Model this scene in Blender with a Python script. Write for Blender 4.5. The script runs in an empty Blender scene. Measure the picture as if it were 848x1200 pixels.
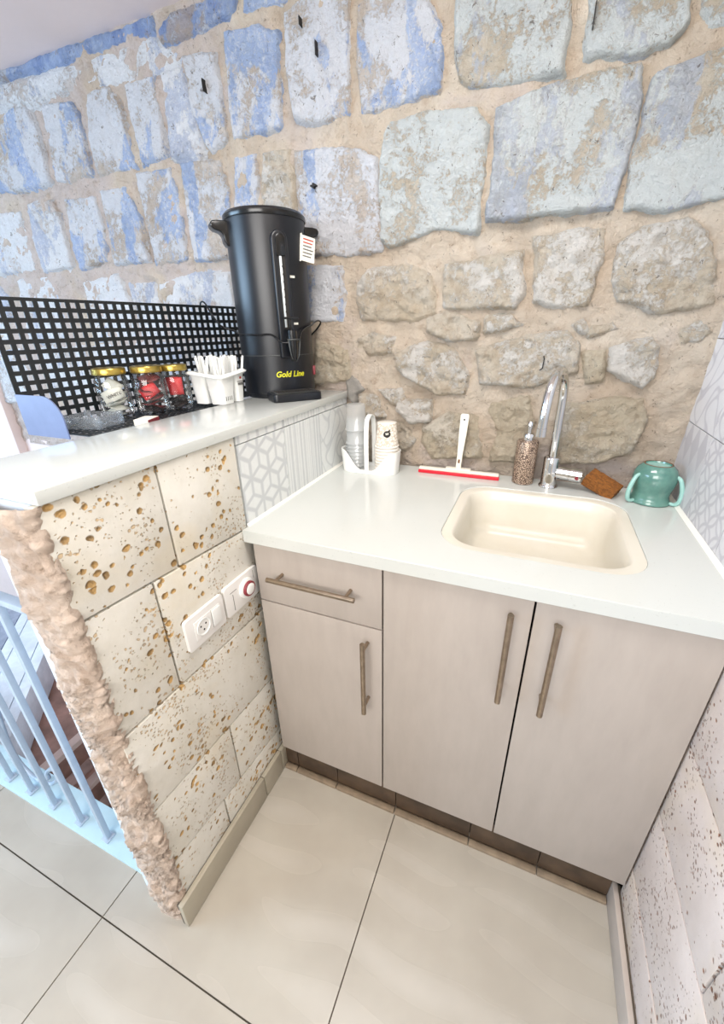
import bpy, bmesh, math, random
import numpy as np
from mathutils import Vector, Matrix, Euler, noise
random.seed(7)
R = math.radians
PI = math.pi
scene = bpy.context.scene
C = scene.collection

# ------------------------------------------------------------------ camera
CAM = Vector((.6261, -1.3389, 1.343))
FPX = 475.72                                   # focal length in pixels of the 848x1200 frame
ROT = Euler((R(65.8237), R(1.1614), R(22.7297)), 'XYZ')
cam_data = bpy.data.cameras.new('camera')
cam = bpy.data.objects.new('camera', cam_data)
C.objects.link(cam)
cam.location = CAM
cam.rotation_euler = ROT
cam_data.sensor_fit = 'VERTICAL'
cam_data.sensor_height = 36
cam_data.lens = FPX * 36 / 1200
cam_data.clip_start = .02
scene.camera = cam
RM = ROT.to_matrix()

# ------------------------------------------------------------------ world and lights
world = bpy.data.worlds.new('world')
scene.world = world
world.use_nodes = True
wb = world.node_tree.nodes['Background']
wb.inputs[0].default_value = (.955, .985, 1.0, 1)
wb.inputs[1].default_value = .50


def area(name, loc, target, sx, sy, power, col):
    l = bpy.data.lights.new(name, 'AREA')
    l.shape = 'RECTANGLE'
    l.size, l.size_y = sx, sy
    l.energy = power
    l.color = col
    o = bpy.data.objects.new(name, l)
    C.objects.link(o)
    o.location = loc
    o.rotation_euler = (Vector(target) - Vector(loc)).to_track_quat('-Z', 'Y').to_euler()
    return o


area('stairwell_window_light', (-3.3, -2.7, 1.75), (-.4, -.3, 1.0), 2.2, 1.6, 145, (.50, .74, 1.0))
area('ceiling_lamp_light', (.42, -.80, 2.19), (.42, -.42, .9), .7, .45, 19, (1.0, .97, .93))
area('front_fill_light', (.55, -2.95, 1.80), (.25, 0, 1.35), 1.8, .9, 56, (1.0, .975, .94))  # unseen fill added behind the camera to brighten the back wall
scene.view_settings.view_transform = 'Standard'
scene.view_settings.look = 'None'
scene.view_settings.gamma = 1
scene.view_settings.use_curve_mapping = False
scene.view_settings.exposure = .20


# ------------------------------------------------------------------ pixel helpers (a pixel is a direction; the plane gives the distance)
def ray(px, py):
    return RM @ Vector(((px - 424) / FPX, (600 - py) / FPX, -1))


def onY(px, py, y=0.0):
    r = ray(px, py)
    return CAM + r * ((y - CAM.y) / r.y)


def onX(px, py, x=0.0):
    r = ray(px, py)
    return CAM + r * ((x - CAM.x) / r.x)


def onZ(px, py, z=0.0):
    r = ray(px, py)
    return CAM + r * ((z - CAM.z) / r.z)


# ------------------------------------------------------------------ materials
def lin(c):
    return tuple(((v / 255) / 12.92 if v / 255 <= .04045 else ((v / 255 + .055) / 1.055) ** 2.4) for v in c) + (1,)


class NT:
    def __init__(s, name):
        s.m = bpy.data.materials.new(name)
        s.m.use_nodes = True
        s.t = s.m.node_tree
        s.b = s.t.nodes['Principled BSDF']
        s.pos = None

    def n(s, kind, **kw):
        o = s.t.nodes.new('ShaderNode' + kind)
        for k, v in kw.items():
            if k.startswith('_'):
                setattr(o, k[1:], v)
            else:
                key = int(k[1:]) if k[0] == 'i' and k[1:].isdigit() else k
                i = o.inputs[key]
                if hasattr(v, 'is_output'):
                    s.t.links.new(v, i)
                else:
                    i.default_value = v
        return o

    def coord(s):
        if s.pos is None:
            s.pos = s.n('NewGeometry').outputs['Position']
        return s.pos

    def scaled(s, v):
        m = s.n('VectorMath', _operation='MULTIPLY', i0=s.coord(), i1=v)
        return m.outputs[0]

    def noise(s, scale, detail=4, rough=.6, dist=0, vec=None):
        return s.n('TexNoise', Vector=vec or s.coord(), Scale=scale, Detail=detail, Roughness=rough, Distortion=dist).outputs[0]

    def ramp(s, fac, a, b):
        return s.n('MapRange', _clamp=True, i0=fac, i1=a, i2=b).outputs[0]

    def math(s, op, a, b=0.0):
        return s.n('Math', _operation=op, i0=a, i1=b).outputs[0]

    def mix(s, fac, a, b):
        o = s.n('Mix', _data_type='RGBA')
        for i, v in ((0, fac), (6, a), (7, b)):
            if hasattr(v, 'is_output'):
                s.t.links.new(v, o.inputs[i])
            else:
                o.inputs[i].default_value = v
        return o.outputs[2]

    def bump(s, h, strength=.5, dist=.01):
        o = s.n('Bump', Strength=strength, Distance=dist, Height=h)
        s.t.links.new(o.outputs[0], s.b.inputs['Normal'])

    def set(s, **kw):
        for k, v in kw.items():
            i = s.b.inputs[k.replace('_', ' ')]
            if hasattr(v, 'is_output'):
                s.t.links.new(v, i)
            else:
                i.default_value = v
        return s.m


def plain(name, c, rough=.5, metal=0.0, var=.06, scale=12, bump=0.0, bscale=80, coat=0.0):
    k = NT(name)
    a = lin(c)
    d = tuple(x * (1 - var) for x in a[:3]) + (1,)
    col = k.mix(k.ramp(k.noise(scale), .35, .65), a, d) if var else a
    k.set(Base_Color=col, Roughness=rough, Metallic=metal, Coat_Weight=coat)
    if bump:
        k.bump(k.noise(bscale, 5), bump, .004)
    return k.m


def stone_mat(name, base, dark, white, blue, wamt, bamt, paint=(220, 222, 226), bluec=(150, 180, 232), flake=.6):
    k = NT(name)
    rnd = k.n('ObjectInfo').outputs['Random']
    off = k.n('CombineXYZ', i0=k.math('MULTIPLY', rnd, 11.0), i1=k.math('MULTIPLY', rnd, 7.0), i2=k.math('MULTIPLY', rnd, 23.0)).outputs[0]
    vec = k.n('VectorMath', _operation='ADD', i0=k.coord(), i1=off).outputs[0]
    n2 = k.noise(34, 8, .72, .4, vec)
    fine = k.noise(95, 8, .78, .5, vec)
    c = k.mix(k.ramp(k.noise(8, 6, .65, .3, vec), .35, .65), lin(base), lin(dark))
    c = k.mix(k.math('MULTIPLY', k.ramp(n2, .48, .62), .5), c, lin((186, 164, 138)))
    # blue paint left in broad patches on the stones
    sv = k.n('VectorMath', _operation='MULTIPLY', i0=vec, i1=(1.0, 1.0, .5)).outputs[0]
    bn = k.math('ADD', k.math('MULTIPLY', k.noise(6.0, 3, .5, .7, sv), .74), k.math('MULTIPLY', k.noise(42, 6, .75, .4, sv), .26))
    bm = k.ramp(bn, .515 - bamt, .54 - bamt)
    bcol = k.mix(k.ramp(k.noise(26, 5, .65, .3, sv), .3, .7), lin(bluec), lin((190, 210, 242)))
    # limewash flaking off in small scabs
    wn = k.math('ADD', k.math('MULTIPLY', k.noise(6, 3, .5, .5, vec), .42), k.math('ADD', k.math('MULTIPLY', k.noise(40, 8, .78, .6, vec), .36), k.math('MULTIPLY', k.noise(120, 6, .75, .6, vec), .22)))
    wm = k.ramp(wn, .495 - wamt, .53 - wamt)
    c = k.mix(k.math('MULTIPLY', bm, blue), c, bcol)
    keep = k.math('MULTIPLY', wm, k.math('SUBTRACT', 1.0, k.math('MULTIPLY', k.math('MULTIPLY', bm, k.ramp(fine, .62, .50)), .85)))
    c = k.mix(k.math('MULTIPLY', keep, white), c, lin(paint))
    spk = k.ramp(k.noise(62, 5, .7, .8, vec), .63, .67)
    c = k.mix(k.math('MULTIPLY', spk, .7), c, lin((96, 82, 72)))
    k.set(Base_Color=c, Roughness=.9)
    h = k.math('ADD', k.math('ADD', k.math('MULTIPLY', n2, .9), k.math('MULTIPLY', fine, .5)), k.math('MULTIPLY', wm, .10))
    k.bump(h, 1.0, .034)
    return k.m


def pitted_mat(name, base, base2, pit, seed, big, small):
    k = NT(name)
    vec = k.n('VectorMath', _operation='ADD', i0=k.coord(), i1=(seed, seed * 2, seed * 3)).outputs[0]
    wv = k.n('VectorMath', _operation='ADD', i0=vec,
             i1=k.n('VectorMath', _operation='SCALE', i0=k.n('TexNoise', Vector=vec, Scale=45., Detail=3.).outputs[1], Scale=.012).outputs[0]).outputs[0]
    cl = k.noise(5.5, 3, .6, .5, vec)
    vo1 = k.n('TexVoronoi', Vector=wv, Scale=62.0)
    vo2 = k.n('TexVoronoi', Vector=wv, Scale=125.0)
    v1, v2 = vo1.outputs[0], vo2.outputs[0]
    r1 = k.n('SeparateColor', i0=vo1.outputs[1]).outputs[0]
    r2 = k.n('SeparateColor', i0=vo2.outputs[1]).outputs[0]
    t1 = k.math('MULTIPLY', k.math('MULTIPLY', k.ramp(cl, .34, .56), k.math('POWER', r1, 1.15)), big)
    p1 = k.ramp(k.math('SUBTRACT', t1, v1), 0.0, .10)
    t2 = k.math('MULTIPLY', k.math('MULTIPLY', k.ramp(k.noise(9, 3, .6, .3, vec), .30, .60), r2), small)
    p2 = k.ramp(k.math('SUBTRACT', t2, v2), 0.0, .10)
    c = k.mix(k.ramp(k.noise(6, 5), .35, .68), lin(base), lin(base2))
    c = k.mix(k.math('MULTIPLY', k.ramp(cl, .50, .75), .30), c, lin((216, 196, 152)))
    pc = k.mix(k.ramp(k.noise(30, 3), .35, .65), lin(pit), tuple(v * .42 for v in lin(pit)[:3]) + (1,))
    c = k.mix(k.math('MULTIPLY', p2, .62), c, pc)
    c = k.mix(k.math('MULTIPLY', p1, .92), c, pc)
    k.set(Base_Color=c, Roughness=.85)
    pits = k.math('MAXIMUM', k.ramp(k.math('SUBTRACT', t1, v1), 0.0, .30), k.math('MULTIPLY', p2, .5))
    h = k.math('SUBTRACT', k.math('MULTIPLY', k.noise(40, 6), .22), pits)
    k.bump(h, .85, .006)
    return k.m


def thin_glass(name, tint=(1, 1, 1), haze=0.0, rough=.03, refl=.75):
    k = NT(name)
    tr = k.n('BsdfTransparent', Color=tint + (1,)).outputs[0]
    gl = k.n('BsdfGlossy', Roughness=rough).outputs[0]
    df = k.n('MixShader', i0=.5, i1=k.n('BsdfDiffuse', Color=(.9, .92, .92, 1)).outputs[0], i2=k.n('BsdfTranslucent', Color=(.9, .92, .92, 1)).outputs[0]).outputs[0]
    fr = k.n('LayerWeight', Blend=.32).outputs['Fresnel']
    m1 = k.n('MixShader', i0=haze, i1=tr, i2=df).outputs[0]
    m2 = k.n('MixShader', i0=k.math('ADD', k.math('MULTIPLY', fr, refl), .03), i1=m1, i2=gl).outputs[0]
    k.t.links.new(m2, k.t.nodes['Material Output'].inputs[0])
    return k.m


def attr_mat(name, a, b, rough=.35, coat=0.0):
    """printed pattern: point attribute 'pat' mixes two glaze colours"""
    k = NT(name)
    f = k.n('Attribute', _attribute_name='pat').outputs['Fac']
    c = k.mix(f, lin(a), lin(b))
    c = k.mix(k.math('MULTIPLY', k.ramp(k.noise(60, 4), .4, .7), .10), c, lin((170, 168, 166)))
    return k.set(Base_Color=c, Roughness=rough, Coat_Weight=coat)


M = {}
# the painted stones of the left, the limewashed ones of the upper right, the raw ones of the bottom
M['stone_blue'] = stone_mat('stone_blue', (228, 220, 212), (210, 196, 184), .95, .9, .035, .005, paint=(234, 236, 242))
M['stone_pale'] = stone_mat('stone_pale', (222, 214, 200), (206, 192, 170), .92, .6, .04, -.045, paint=(222, 228, 228), bluec=(188, 198, 212))
M['stone_raw'] = stone_mat('stone_raw', (228, 217, 200), (214, 198, 174), .8, .0, .0, -.3, paint=(242, 238, 232))
M['stone_tan'] = stone_mat('stone_tan', (222, 210, 188), (204, 188, 162), .7, .0, -.03, -.3, paint=(238, 230, 216))
M['stone_band'] = stone_mat('stone_band', (196, 188, 190), (160, 152, 160), .9, .95, -.01, .07, paint=(214, 220, 232), bluec=(122, 148, 204))
M['stone_white'] = stone_mat('stone_white', (234, 228, 224), (222, 210, 204), .95, .6, .06, -.02, paint=(246, 247, 250), bluec=(176, 198, 236))

k = NT('mortar')
sx = k.n('SeparateXYZ', i0=k.coord()).outputs
c = k.mix(k.ramp(k.noise(5, 6, .65, .5), .35, .65), lin((222, 208, 190)), lin((206, 187, 166)))
# pinkish light cast painted into the mortar by the stair, fading toward the sink
cast = k.math('ADD', k.noise(3.0, 4, .55, .5), k.math('MULTIPLY', k.ramp(sx[0], .1, -1.0), .22))
c = k.mix(k.math('MULTIPLY', k.ramp(cast, .56, .70), .7), c, lin((214, 200, 196)))
c = k.mix(k.math('MULTIPLY', k.ramp(k.noise(30, 8, .75, .4), .52, .66), .5), c, lin((180, 154, 128)))
c = k.mix(k.math('MULTIPLY', k.ramp(k.noise(80, 4, .7, .5), .62, .67), .6), c, lin((112, 92, 74)))
k.set(Base_Color=c, Roughness=.95)
k.bump(k.math('ADD', k.noise(16, 9, .75, .6), k.math('MULTIPLY', k.noise(90, 6, .75), .4)), 1.0, .032)
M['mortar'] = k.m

k = NT('rough_mortar')
c = k.mix(k.ramp(k.noise(14, 6, .65), .35, .65), lin((234, 215, 198)), lin((216, 193, 174)))
c = k.mix(k.math('MULTIPLY', k.ramp(k.noise(60, 4), .58, .7), .5), c, lin((150, 122, 98)))
k.set(Base_Color=c, Roughness=.95)
k.bump(k.noise(45, 9, .75, .6), 1.0, .014)
M['rough_mortar'] = k.m

M['pitted'] = pitted_mat('pitted_stone', (222, 219, 210), (203, 198, 185), (206, 162, 92), 1.3, .54, .66)
M['pitted_pale'] = pitted_mat('pitted_stone_pale', (212, 200, 193), (197, 183, 175), (150, 102, 74), 4.1, .36, .60)
M['plaster_pink'] = plain('plaster_pink', (222, 206, 202), .9, var=.08, scale=4, bump=.35, bscale=25)
M['plaster_blue'] = plain('plaster_blue', (208, 220, 232), .8, var=.06, bump=.3, bscale=30)
M['ceiling'] = plain('ceiling_paint', (236, 222, 220), .9, var=.05, scale=2, bump=.2, bscale=14)
M['grey_patch'] = plain('grey_patch', (140, 136, 130), .9, var=.3, scale=40, bump=.6, bscale=60)

k = NT('floor_tile')
vec = k.coord()
w = k.n('TexWave', _wave_type='RINGS', Vector=vec, Scale=3.2, Distortion=5.0, Detail=.5).outputs[1]
sw = k.math('MULTIPLY', k.math('POWER', w, 2.0), k.n('MapRange', _clamp=True, _interpolation_type='SMOOTHSTEP', i0=k.noise(2.6, 1), i1=.35, i2=.7).outputs[0])
c = k.mix(k.ramp(k.noise(3, 4), .35, .65), lin((180, 173, 160)), lin((169, 161, 148)))
c = k.mix(k.math('MULTIPLY', sw, .22), c, lin((206, 201, 192)))
c = k.mix(k.math('MULTIPLY', k.ramp(k.noise(70, 4), .6, .75), .15), c, lin((172, 160, 142)))
k.set(Base_Color=c, Roughness=k.math('ADD', .24, k.math('MULTIPLY', sw, .16)), Coat_Weight=.15)
M['floor_tile'] = k.m
M['grout'] = plain('grout', (96, 88, 78), .95)
M['skirting'] = plain('skirting_tile', (172, 164, 146), .4, var=.12, scale=9)
M['skirting_pink'] = plain('skirting_tile_pink', (190, 178, 168), .45, var=.14, scale=9)
M['plinth'] = plain('plinth_tile', (84, 66, 50), .5, var=.55, scale=16)
M['plinth_lip'] = plain('plinth_lip', (150, 132, 110), .6, var=.35, scale=24)

k = NT('quartz')
c = k.mix(k.ramp(k.noise(160, 2), .66, .74), lin((198, 201, 197)), lin((187, 190, 186)))
k.set(Base_Color=c, Roughness=.16, Coat_Weight=.2)
M['quartz'] = k.m
k = NT('sink_composite')
c = k.mix(k.math('MULTIPLY', k.ramp(k.noise(7, 4), .45, .7), .5), lin((212, 207, 194)), lin((203, 195, 177)))
k.set(Base_Color=c, Roughness=.3)
M['sink'] = k.m
k = NT('laminate')
c = k.mix(k.ramp(k.noise(30, 4, .6, 0, k.scaled((1, 1, .25))), .3, .7), lin((172, 163, 155)), lin((165, 156, 148)))
k.set(Base_Color=c, Roughness=.42)
M['laminate'] = k.m
M['carcass'] = plain('carcass', (16, 14, 13), .8)
M['bronze'] = plain('brushed_bronze', (172, 156, 138), .3, 1.0, var=.25, scale=60)
M['chrome'] = plain('chrome', (214, 214, 214), .07, 1.0, var=0)
M['black_metal'] = plain('black_metal', (22, 25, 27), .42, .0, var=.1)
M['slate_metal'] = plain('slate_blue_metal', (112, 124, 158), .45, .1, var=.1, scale=30)
M['urn_black'] = plain('urn_black', (9, 13, 21), .33, 0, var=0)
M['urn_gloss'] = plain('urn_gloss_black', (12, 13, 15), .22, 0, var=0)
M['tray_grey'] = plain('tray_grille', (78, 80, 80), .4, .6, var=.1)
M['yellow_print'] = plain('yellow_print', (206, 204, 40), .5, var=0)
M['white_plastic'] = plain('white_plastic', (232, 233, 230), .32, var=.02)
M['ivory_plastic'] = plain('ivory_plastic', (228, 224, 210), .4, var=.03)
M['switch_plastic'] = plain('switch_plastic', (230, 228, 224), .3, var=.02)
M['red_plastic'] = plain('red_rubber', (206, 26, 46), .4, var=.03)
M['darkred'] = plain('dark_red', (132, 44, 54), .45, var=.05)
M['dark'] = plain('dark_hole', (28, 24, 22), .7, var=0)
M['paper'] = plain('paper', (228, 226, 216), .8, var=.04)
M['kraft'] = plain('sachet_paper', (222, 222, 212), .7, var=.05, scale=60)
M['print_red'] = plain('print_red', (178, 70, 58), .7, var=0)
M['print_grey'] = plain('print_grey', (104, 102, 98), .7, var=0)
M['gold_lid'] = plain('gold_lid', (186, 162, 84), .28, .85, var=.2, scale=40)
M['red_packet'] = plain('red_packet', (204, 34, 40), .45, var=.15, scale=50)
M['tea_dark'] = plain('tea_dark', (44, 28, 26), .6, var=.5, scale=120, bump=.5)
M['tea_red'] = plain('tea_red', (134, 40, 40), .6, var=.6, scale=140, bump=.5)
M['teal'] = None
k = NT('teal_glaze')
c = k.mix(k.ramp(k.noise(28, 4), .35, .7), lin((96, 138, 127)), lin((74, 116, 107)))
k.set(Base_Color=c, Roughness=.18, Coat_Weight=.4)
M['teal'] = k.m
M['teal_pale'] = plain('teal_pale_glaze', (152, 196, 188), .2, var=.12, scale=60)
k = NT('leopard_print')
vv = k.n('TexVoronoi', Vector=k.coord(), Scale=210.0, _feature='DISTANCE_TO_EDGE').outputs[0]
c = k.mix(k.ramp(vv, .06, .20), lin((78, 60, 50)), lin((190, 168, 148)))
k.set(Base_Color=c, Roughness=.35, Metallic=.3)
M['leopard'] = k.m
k = NT('brush_bristle')
c = k.mix(k.ramp(k.noise(110, 5, .7), .35, .65), lin((160, 100, 36)), lin((108, 62, 20)))
k.set(Base_Color=c, Roughness=.8)
k.bump(k.noise(160, 4, .7), 1.0, .006)
M['bristle'] = k.m
M['brush_back'] = plain('brush_back', (104, 62, 26), .5)
M['rail_blue'] = plain('pale_blue_paint', (178, 194, 210), .4, .1, var=.08, scale=30)
M['plate_blue'] = plain('pale_blue_sill', (184, 212, 222), .45, 0, var=.06, scale=20)
M['marble_brown'] = plain('brown_marble', (182, 142, 128), .35, var=.5, scale=7)
M['marble_beige'] = plain('beige_nosing', (222, 198, 188), .4, var=.15)
M['tread_white'] = plain('white_terrazzo', (214, 222, 232), .4, var=.18, scale=14)
M['tread_grey'] = plain('grey_terrazzo', (150, 160, 178), .45, var=.3, scale=20)
M['glass'] = thin_glass('jar_glass', (.97, .98, .98), .02)
M['clear_cup'] = thin_glass('clear_cup_plastic', (.985, .99, .99), .34, .12, .2)
M['blue_glass'] = thin_glass('ashtray_glass', (.90, .94, .98), .16, .18, .5)
M['tile_left'] = attr_mat('left_wall_tile', (222, 225, 224), (192, 196, 198))
M['tile_right'] = attr_mat('right_wall_tile', (214, 212, 214), (182, 179, 185))
M['cup_print'] = attr_mat('cup_print', (232, 226, 216), (196, 182, 164), .6)
M['caulk'] = plain('caulk', (236, 234, 226), .5, var=.05)
M['gauge'] = plain('gauge_white', (220, 226, 228), .3, var=0)


# ------------------------------------------------------------------ mesh builder
class MB:
    def __init__(s):
        s.v, s.f = [], []

    def add(s, vs, fs):
        o = len(s.v)
        s.v += [tuple(p) for p in vs]
        s.f += [tuple(o + i for i in f) for f in fs]
        return s

    def box(s, x0, x1, y0, y1, z0, z1, mat=None):
        vs = [Vector((x, y, z)) for z in (z0, z1) for x, y in ((x0, y0), (x1, y0), (x1, y1), (x0, y1))]
        if mat is not None:
            vs = [mat @ p for p in vs]
        return s.add(vs, [(3, 2, 1, 0), (4, 5, 6, 7), (0, 1, 5, 4), (1, 2, 6, 5), (2, 3, 7, 6), (3, 0, 4, 7)])

    def prism(s, poly, fn, d0, d1):
        """2-d outline pushed from depth d0 to d1; fn(u, v, d) -> xyz"""
        n = len(poly)
        vs = [fn(u, v, d0) for u, v in poly] + [fn(u, v, d1) for u, v in poly]
        return s.add(vs, [tuple(range(n))[::-1], tuple(range(n, 2 * n))] + [(i, (i + 1) % n, n + (i + 1) % n, n + i) for i in range(n)])

    def tube(s, path, r, n=10, closed=False, caps=True, flat=None):
        path = [Vector(p) for p in path]
        m = len(path)
        rs = r if isinstance(r, (list, tuple)) else [r] * m
        up = None
        vs, fs = [], []
        for i, p in enumerate(path):
            a = path[(i - 1) % m] if (closed or i) else p
            b = path[(i + 1) % m] if (closed or i < m - 1) else p
            t = (b - a).normalized()
            if up is None:
                up = t.orthogonal().normalized() if flat is None else Vector(flat)
            up = (up - t * up.dot(t)).normalized()
            sd = t.cross(up)
            for j in range(n):
                q = 2 * PI * j / n
                vs.append(p + (up * math.cos(q) + sd * math.sin(q)) * rs[i])
        for i in range(m if closed else m - 1):
            k2 = (i + 1) % m
            fs += [(i * n + j, i * n + (j + 1) % n, k2 * n + (j + 1) % n, k2 * n + j) for j in range(n)]
        if caps and not closed:
            fs += [tuple(range(n))[::-1], tuple((m - 1) * n + j for j in range(n))]
        return s.add(vs, fs)

    def lathe(s, prof, n=32, mat=None, a0=0, a1=2 * PI, cap=True):
        full = abs(a1 - a0 - 2 * PI) < 1e-6
        cols = n if full else n + 1
        vs, fs = [], []
        for r, z in prof:
            for j in range(cols):
                q = a0 + (a1 - a0) * j / n
                p = Vector((r * math.cos(q), r * math.sin(q), z))
                vs.append(mat @ p if mat is not None else p)
        for i in range(len(prof) - 1):
            for j in range(n):
                j2 = (j + 1) % cols
                fs.append((i * cols + j, i * cols + j2, (i + 1) * cols + j2, (i + 1) * cols + j))
        if full and cap:
            if prof[0][0] > 1e-5:
                fs.append(tuple(range(cols))[::-1])
            if prof[-1][0] > 1e-5:
                fs.append(tuple((len(prof) - 1) * cols + j for j in range(cols)))
        return s.add(vs, fs)

    def build(s, name, mat, parent=None, smooth=False, bevel=0, seg=2, autosmooth=None, kind=None):
        me = bpy.data.meshes.new(name)
        me.from_pydata(s.v, [], s.f)
        bm = bmesh.new()
        bm.from_mesh(me)
        bmesh.ops.remove_doubles(bm, verts=bm.verts, dist=1e-6)
        if bevel:
            es = [e for e in bm.edges if len(e.link_faces) == 2 and e.calc_face_angle(0) > R(28)]
            bmesh.ops.bevel(bm, geom=es, offset=bevel, segments=seg, affect='EDGES', profile=.6)
        bmesh.ops.recalc_face_normals(bm, faces=bm.faces)
        bm.to_mesh(me)
        bm.free()
        if smooth or autosmooth or bevel:
            me.polygons.foreach_set('use_smooth', [True] * len(me.polygons))
            if autosmooth or bevel:
                me.set_sharp_from_angle(angle=R(autosmooth or 40))
        me.materials.append(M[mat])
        o = bpy.data.objects.new(name, me)
        C.objects.link(o)
        o.parent = parent
        if kind:
            o['kind'] = kind
        return o


def tag(o, label, cat, group=None):
    o['label'] = label
    o['category'] = cat
    if group:
        o['group'] = group
    return o


def thing(name, label, cat, loc=(0, 0, 0), rz=0, group=None):
    o = bpy.data.objects.new(name, None)
    o.empty_display_size = .05
    C.objects.link(o)
    o.location = loc
    o.rotation_euler = (0, 0, rz)
    return tag(o, label, cat, group)


def struct(o):
    o['kind'] = 'structure'
    return o


def copy_tree(o, parent=None):
    c = o.copy()
    C.objects.link(c)
    c.parent = parent
    for ch in list(o.children):
        copy_tree(ch, c)
    return c


def catmull(pts, n=8, closed=False):
    pts = [Vector(p) for p in pts]
    out = []
    m = len(pts)
    for i in range(m if closed else m - 1):
        g = lambda k: pts[k % m] if closed else pts[max(0, min(m - 1, k))]
        p0, p1, p2, p3 = g(i - 1), g(i), g(i + 1), g(i + 2)
        for j in range(n):
            t = j / n
            out.append(.5 * ((2 * p1) + (p2 - p0) * t + (2 * p0 - 5 * p1 + 4 * p2 - p3) * t * t + (3 * p1 - p0 - 3 * p2 + p3) * t ** 3))
    if not closed:
        out.append(pts[-1])
    return out


def rrect(hx, hy, r, n=6):
    out = []
    for cx, cy, a in ((hx - r, hy - r, 0), (-hx + r, hy - r, 90), (-hx + r, -hy + r, 180), (hx - r, -hy + r, 270)):
        out += [(cx + r * math.cos(R(a + 90 * i / n)), cy + r * math.sin(R(a + 90 * i / n))) for i in range(n + 1)]
    return out


def text_mesh(s, size, name, mat, parent, place, shear=0.0, ext=.0004, bold=0.0):
    cu = bpy.data.curves.new(name, 'FONT')
    cu.body = s
    cu.size = size
    cu.align_x = 'CENTER'
    cu.align_y = 'CENTER'
    cu.extrude = ext
    cu.shear = shear
    cu.offset = bold
    cu.resolution_u = 3
    tmp = bpy.data.objects.new(name + '_tmp', cu)
    C.objects.link(tmp)
    bpy.context.view_layer.update()
    me = bpy.data.meshes.new_from_object(tmp.evaluated_get(bpy.context.evaluated_depsgraph_get()))
    bpy.data.objects.remove(tmp)
    for v in me.vertices:
        v.co = place(v.co.x, v.co.y, v.co.z)
    me.materials.clear()
    me.materials.append(M[mat])
    o = bpy.data.objects.new(name, me)
    C.objects.link(o)
    o.parent = parent
    return o


def fr(p, oct=4):
    return noise.fractal(Vector(p), .9, 2.0, oct)


# ================================================================== THE SETTING
ZL = 1.149          # top of the ledge
XR = 1.0056         # tiled face of the right wall
XRL = .985          # rough stone face below it
H = .90             # worktop

# ---- back wall: mortar bed with relief, stones set into it
X0, X1, Z0, Z1 = -2.45, 1.06, .80, 2.22
NX, NZ = 400, 162


def mortar_y(x, z):
    y = .008 - .011 * fr((x * 5, 3.1, z * 5)) - .009 * fr((x * 15, 7.7, z * 20), 4) - .005 * fr((x * 48, 2.7, z * 56), 3)
    if x > .80 and z > .85:                       # the plaster rounds forward into the corner
        y -= .030 * ((x - .80) / .22) ** 2 * min(1, max(0, (z - 1.02) / .2))
    if -.02 < x < 1.0 and z < .93:
        y = max(y, .004)
    return y


vs, fs = [], []
for j in range(NZ + 1):
    z = Z0 + (Z1 - Z0) * j / NZ
    for i in range(NX + 1):
        x = X0 + (X1 - X0) * i / NX
        vs.append((x, mortar_y(x, z), z))
for j in range(NZ):
    for i in range(NX):
        a = j * (NX + 1) + i
        fs.append((a, a + 1, a + NX + 2, a + NX + 1))
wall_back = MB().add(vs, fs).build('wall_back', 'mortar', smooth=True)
struct(wall_back)
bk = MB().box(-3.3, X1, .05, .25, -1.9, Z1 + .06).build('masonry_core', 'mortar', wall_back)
MB().box(-3.3, -.02, .012, .045, -1.9, .82).build('lower_plaster', 'plaster_pink', wall_back)


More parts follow.
